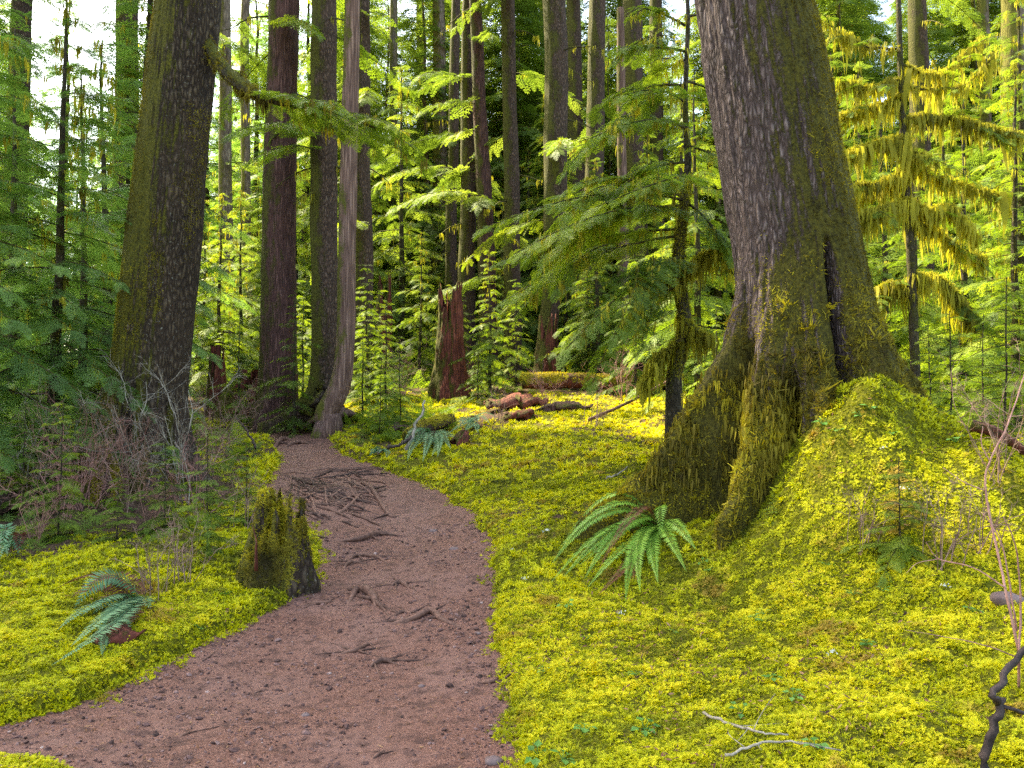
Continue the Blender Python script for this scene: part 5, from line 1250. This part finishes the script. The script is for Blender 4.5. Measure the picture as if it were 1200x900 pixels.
tw([(1100, 655, 3.6), (1075, 660, 3.6), (1062, 672, 3.6)], .002, .001, .7); tw([(1160, 540, 3.5), (1150, 520, 3.5), (1152, 500, 3.5)], .003, .0015, .8); tw([(1155, 575, 3.5), (1130, 565, 3.5), (1105, 548, 3.55)], .003, .0012, .8)
tw([(1192, 770, 3.4), (1150, 755, 3.4), (1100, 745, 3.5), (1060, 738, 3.5)], .0028, .001, .5); tw([(1194, 780, 3.35), (1196, 700, 3.4), (1190, 640, 3.4), (1176, 605, 3.4)], .005, .002, .5)
base = spot(1194, 800); V, Fq = tube(smooth_line([base - [0, 0, .05], at(1194, 765, 3.4)], 6), .006, 7); b.add(V, Fq, .6)
o = b.build("bare_sapling", MAT['twig_red'], None, True, base); tag(o, "thin reddish bare sapling at the right edge of the moss slope", "sapling")

# ------------------------------------------------------------------ small green plants and white lichen on the moss
def herb_mesh(seed, n):
    rg = rng_(seed); b = MB()
    for i in range(n):
        a = i * 2.4 + rg.normal() * .3; el = rg.uniform(.2, .8); D = np.array([math.cos(a) * math.cos(el), math.sin(a) * math.cos(el), math.sin(el)]); P = D * rg.uniform(.3, .6)
        V, Fq = tube(np.array([[0, 0, -.1], P]), .025, 4, cap=False); b.add(V, Fq, .4)
        d = np.array([D[0], D[1], -.1]); d /= np.linalg.norm(d); s = np.cross(d, [0, 0, 1.0]); L = rg.uniform(.45, .75); w_ = L * .42
        b.add([P, P + d * L * .35 + s * w_ + [0, 0, .05], P + d * L, P + d * L * .35 - s * w_ + [0, 0, .05]], [[0, 1, 2, 3]], rg.uniform(.2, .9))
    return b.mesh("herb_seedling", MAT['herb'], False)
HM = [herb_mesh(820 + i, 4 + i) for i in range(4)]
rg = rng_(830)
for i, (px, py, s) in enumerate([(662, 712, .06), (684, 862, .06), (755, 858, .055), (745, 795, .045), (638, 790, .04), (630, 890, .06), (660, 895, .05), (688, 752, .05), (895, 722, .05), (886, 730, .045), (970, 665, .04), (1000, 700, .045), (822, 662, .05), (830, 672, .045), (848, 618, .04), (965, 500, .07), (1010, 490, .06), (1020, 482, .06), (980, 508, .05), (1045, 512, .05), (1035, 695, .05), (1062, 650, .05), (930, 820, .04), (955, 880, .05), (870, 838, .05), (790, 745, .035), (905, 800, .04), (1015, 760, .05), (235, 740, .05), (155, 600, .07), (140, 598, .06), (265, 700, .05), (640, 700, .04), (1120, 520, .08), (1140, 720, .05)]):
    p = spot(px, py, .02); o = bpy.data.objects.new("herb_seedling", HM[i % 4]); COL.objects.link(o); o.location = p; s *= 1.35; o.scale = (s, s, s); o.rotation_euler = (rg.normal() * .2, rg.normal() * .2, rg.uniform(0, 6.28))
    tag(o, "tiny green leafy seedling growing in the moss", "seedling plant", "tiny seedlings in the moss")
def lichen_mesh(seed):
    rg = rng_(seed); b = MB()
    for _ in range(14):
        p = rg.normal(size=3) * np.array([.4, .4, .12]); d = rg.normal(size=3); d /= np.linalg.norm(d); leafq(b, p, d, rg.uniform(.3, .7), rg.uniform(.15, .3), rg.normal(size=3))
    return b.mesh("lichen_scrap", MAT['lichen'], False)
LM = [lichen_mesh(840), lichen_mesh(841)]
for i, (px, py, s, lab) in enumerate([(975, 772, .04, "white lichen scrap in the middle of the right moss slope"), (728, 724, .035, "white lichen scrap just below the bright fern"), (640, 626, .05, "white lichen scrap on the moss left of the bright fern"), (615, 683, .03, "small white lichen scrap near the trail's right edge"), (1035, 530, .035, "white lichen scrap on top of the moss mound"), (1060, 578, .035, "white lichen scrap on the moss mound's right slope"), (600, 648, .02, "white speck of lichen at the trail's right moss edge"), (1108, 693, .03, "pale lichen scrap left of the dark rounded stone")]):
    p = spot(px, py, .035); o = bpy.data.objects.new("lichen_scrap", LM[i % 2]); COL.objects.link(o); o.location = p; o.scale = (s, s, s); tag(o, lab, "lichen")

# ------------------------------------------------------------------ moss carpet, litter and gravel (stuff)
def in_view(x, y, z, m=70):
    d = np.maximum(y, .2); px = 600 + x / d * F; return (px > -m - 300 / np.maximum(y, 1)) & (px < 1200 + m + 300 / np.maximum(y, 1))
def carpet(name, n, y0, y1, x0, x1, size, protos, seed, thr=.42, deep=0):
    rg = rng_(seed); x = rg.uniform(x0, x1, n); y = y0 + (y1 - y0) * rg.random(n)
    k = in_view(x, y, 0); x, y = x[k], y[k]; sd = path_sd(x, y); m = moss_amount(x, y, sd); k = (sd > .0) & (m + rg.normal(size=len(x)) * .10 > thr); x, y, sd = x[k], y[k], sd[k]
    k = ((x - gcx) ** 2 + (y - GYP) ** 2 > .45) ; x, y, sd = x[k], y[k], sd[k]
    e = .02; z = ground_z(x, y, sd); N_ = np.stack([-(base_z(x + e, y) - base_z(x - e, y)) / (2 * e), -(base_z(x, y + e) - base_z(x, y - e)) / (2 * e), np.ones_like(x)], -1); N_ /= np.linalg.norm(N_, axis=1)[:, None]
    cl = n2(x, y, 9.0 if size > .06 else 18.0, 2, seed); fine = cl > -.36 + .25 * rg.random(len(x)); x, y, sd, z, N_, cl = x[fine], y[fine], sd[fine], z[fine], N_[fine], cl[fine]; big = n2(x, y, .8, 3, 41); k = len(x)
    s = size * rg.uniform(.5, 1.45, k) * (1 + .55 * cl)
    lift = .024 * cl * (size / .04)
    tn = np.clip(.55 + .75 * big + .55 * cl + rg.normal(size=k) * .16, 0, 1)
    mb = MB(); scatter(mb, protos, np.stack([x, y, z + lift - size * .1], -1), frames(N_ + rg.normal(size=(k, 3)) * .22, spin=rg.random(k) * 6.28), s, tn, rg)
    o = mb.build(name, MAT['moss'], None, False); tag(o, kind='stuff'); return o
def undermoss(n, y0, y1, x0, x1, size, seed):
    rg = rng_(seed); x = rg.uniform(x0, x1, n); y = rg.uniform(y0, y1, n); k = in_view(x, y, 0); x, y = x[k], y[k]; sd = path_sd(x, y); m = moss_amount(x, y, sd)
    k = (sd > 0) & (m + rg.normal(size=len(x)) * .1 > .38); x, y = x[k], y[k]; k = len(x)
    mb = MB(); scatter(mb, TUFT, np.c_[x, y, ground_z(x, y) + .002], frames(rg.normal(size=(k, 3)) * .3 + [0, 0, 1], spin=rg.random(k) * 6.28), size * rg.uniform(.6, 1.3, k), np.clip(.12 + .35 * n2(x, y, 1.1, 3, 43) + rg.normal(size=k) * .12, 0, 1), rg)
    tag(mb.build("moss_carpet", MAT['moss'], None, False), kind='stuff')
undermoss(65000, 2.6, 6.2, -4.3, 4.4, .026, 921); undermoss(45000, 6.2, 10.5, -7.2, 7.2, .04, 922)
carpet("moss_carpet", 120000, 2.6, 6.0, -4.3, 4.4, .032, FROND, 901)
carpet("moss_carpet", 85000, 6.0, 10.0, -7.2, 7.2, .044, TUFT, 902)
carpet("moss_carpet", 80000, 10.0, 23.0, -8, 10, .085, TUFT, 903)
# edge of the moss along the trail, drooping over it
rg = rng_(905); k = 9000; i_ = rg.integers(0, len(POLY), k); f = rg.random(k)[:, None]; Q = POLY[i_] * (1 - f) + np.roll(POLY, -1, 0)[i_] * f + rg.normal(size=(k, 2)) * .07
ok = (Q[:, 1] > 2.3) & (Q[:, 1] < 17); Q = Q[ok]; sd = path_sd(Q[:, 0], Q[:, 1]); ok = (sd > -.11) & (sd < .12) & ((sd > .015) | (n2(Q[:, 0], Q[:, 1], 5.0, 2, 88) + rg.normal(size=len(Q)) * .1 > .12 - sd * 2.5)); Q, sd = Q[ok], sd[ok]; k = len(Q)
mb = MB(); scatter(mb, FROND + TUFT, np.c_[Q, top_z(Q[:, 0], Q[:, 1])], frames(rg.normal(size=(k, 3)) * .5 + [0, 0, .6], spin=rg.random(k) * 6), rg.uniform(.025, .05, k), rg.uniform(.0, .7, k), rg)
tag(mb.build("moss_edge", MAT['moss'], None, False), kind='stuff')

def pebble(rg):
    th, ph = np.meshgrid(np.arange(6) / 6 * 6.283, np.array([.35, 1.2, 2.0])); V = np.stack([np.cos(th) * np.sin(ph), np.sin(th) * np.sin(ph) * .8, np.cos(ph) * .5], -1).reshape(-1, 3) * (1 + rg.normal(size=(18, 1)) * .18)
    i = np.arange(2)[:, None] * 6; j = np.arange(6)[None]; j2 = (j + 1) % 6
    Fq = np.stack([i + j, i + 6 + j, i + 6 + j2, i + j2], -1).reshape(-1, 4); return V, np.vstack([Fq, [[0, 1, 2, 3], [0, 3, 4, 5]]])
PEB = [pebble(rg) for _ in range(6)]
CHIP = [tuft(rg, 1, (.8, 1.2), .28, (80, 95), .1) for _ in range(4)]
def on_path(n, y0, y1, seed):
    rg = rng_(seed); x = rg.uniform(-5, 1.5, n); y = rg.uniform(y0, y1, n); k = in_view(x, y, 0); x, y = x[k], y[k]; sd = path_sd(x, y); return x, y, sd, rg
x, y, sd, rg = on_path(110000, 2.5, 9.0, 911); pn = n2(x, y, 2.0, 3, 51); k = (sd < .02) & (rg.random(len(x)) < .30 + .6 * pn + .35 * np.exp(sd / .15)); x, y = x[k], y[k]; k = len(x)
s = np.exp(rg.normal(-5.4, .62, k)); s = np.minimum(s, .026)
mb = MB(); scatter(mb, PEB, np.c_[x, y, path_z(x, y) + s * .1], frames(rg.normal(size=(k, 3)) * .35 + [0, 0, 1], spin=rg.random(k) * 6), s, np.clip(rg.normal(.42, .2, k), 0, 1), rg)
tag(mb.build("path_gravel", MAT['gravel'], None, False), kind='stuff')
x, y, sd, rg = on_path(45000, 2.5, 16.0, 912); k = (sd < .08) & (rg.random(len(x)) < .22 + .6 * np.exp(sd / .2)); x, y = x[k], y[k]; k = len(x)
mb = MB(); scatter(mb, CHIP, np.c_[x, y, path_z(x, y) + .004], frames(rg.normal(size=(k, 3)) * .22 + [0, 0, 1], spin=rg.random(k) * 6), rg.uniform(.008, .035, k), np.clip(rg.normal(.5, .25, k), 0, 1), rg)
tag(mb.build("needle_litter", MAT['litter'], None, False), kind='stuff')
# litter among the moss and brown leaves in the clearing
rg = rng_(913); n = 60000; x = rg.uniform(-7, 7.5, n); y = 2.6 + 17 * rg.random(n) ** 1.2; k = in_view(x, y, 0); x, y = x[k], y[k]; sd = path_sd(x, y); b_ = n2(x, y, 1.2, 3, 61) + .5 * sstep(10, 15, y)
k = (sd > .03) & (b_ + rg.normal(size=len(x)) * .08 > .30); x, y, sd = x[k], y[k], sd[k]; k = len(x)
mb = MB(); scatter(mb, CHIP, np.c_[x, y, ground_z(x, y, sd) + rg.uniform(.01, .05, k)], frames(rg.normal(size=(k, 3)) * .5 + [0, 0, 1], spin=rg.random(k) * 6), rg.uniform(.012, .035, k), np.clip(rg.normal(.45, .25, k), 0, 1), rg)
tag(mb.build("leaf_litter", MAT['litter'], None, False), kind='stuff')
# low green growth on the floor of the wood
rg = rng_(914); n = 15000; y = 15 + 55 * rg.random(n) ** 1.3; x = (rg.random(n) * 1.6 - .8) * y; sd = path_sd(x, y); k = (sd > .5) & (n2(x, y, .25, 3, 71) > -.12) & ((y > 22.5) | (np.abs(x - 2.2) > 3.4)); x, y = x[k], y[k]; k = len(x)
D = np.stack([rg.normal(size=k), rg.normal(size=k), rg.uniform(.0, .8, k)], -1)
mb = MB(); scatter(mb, SPRAY_MID, np.c_[x, y, ground_z(x, y) + .02], spray_rot(D, rg.normal(size=k) * .4), rg.uniform(.25, .6, k) * (.6 + y / 50), np.clip(rg.normal(.5, .25, k), 0, 1), rg)
tag(mb.build("undergrowth", MAT['leaf_green'], None, False), kind='stuff')
x = rng_(915).uniform(-9, 10, 4500); rg = rng_(916); y = rg.uniform(6.5, 20, 4500); sd = path_sd(x, y); m = moss_amount(x, y, sd); k = (sd > .3) & (m < .45) & in_view(x, y, 0) & ((x < -3.2) | (x > 4.5)); x, y, sd = x[k], y[k], sd[k]; k = len(x)
D = np.stack([rg.normal(size=k), rg.normal(size=k), rg.uniform(.1, .9, k)], -1)
mb = MB(); scatter(mb, SPRAY_MID, np.c_[x, y, ground_z(x, y, sd) + .01], spray_rot(D, rg.normal(size=k) * .4), rg.uniform(.12, .32, k), np.clip(rg.normal(.4, .25, k), 0, 1), rg)
tag(mb.build("undergrowth", MAT['leaf_green'], None, False), kind='stuff')
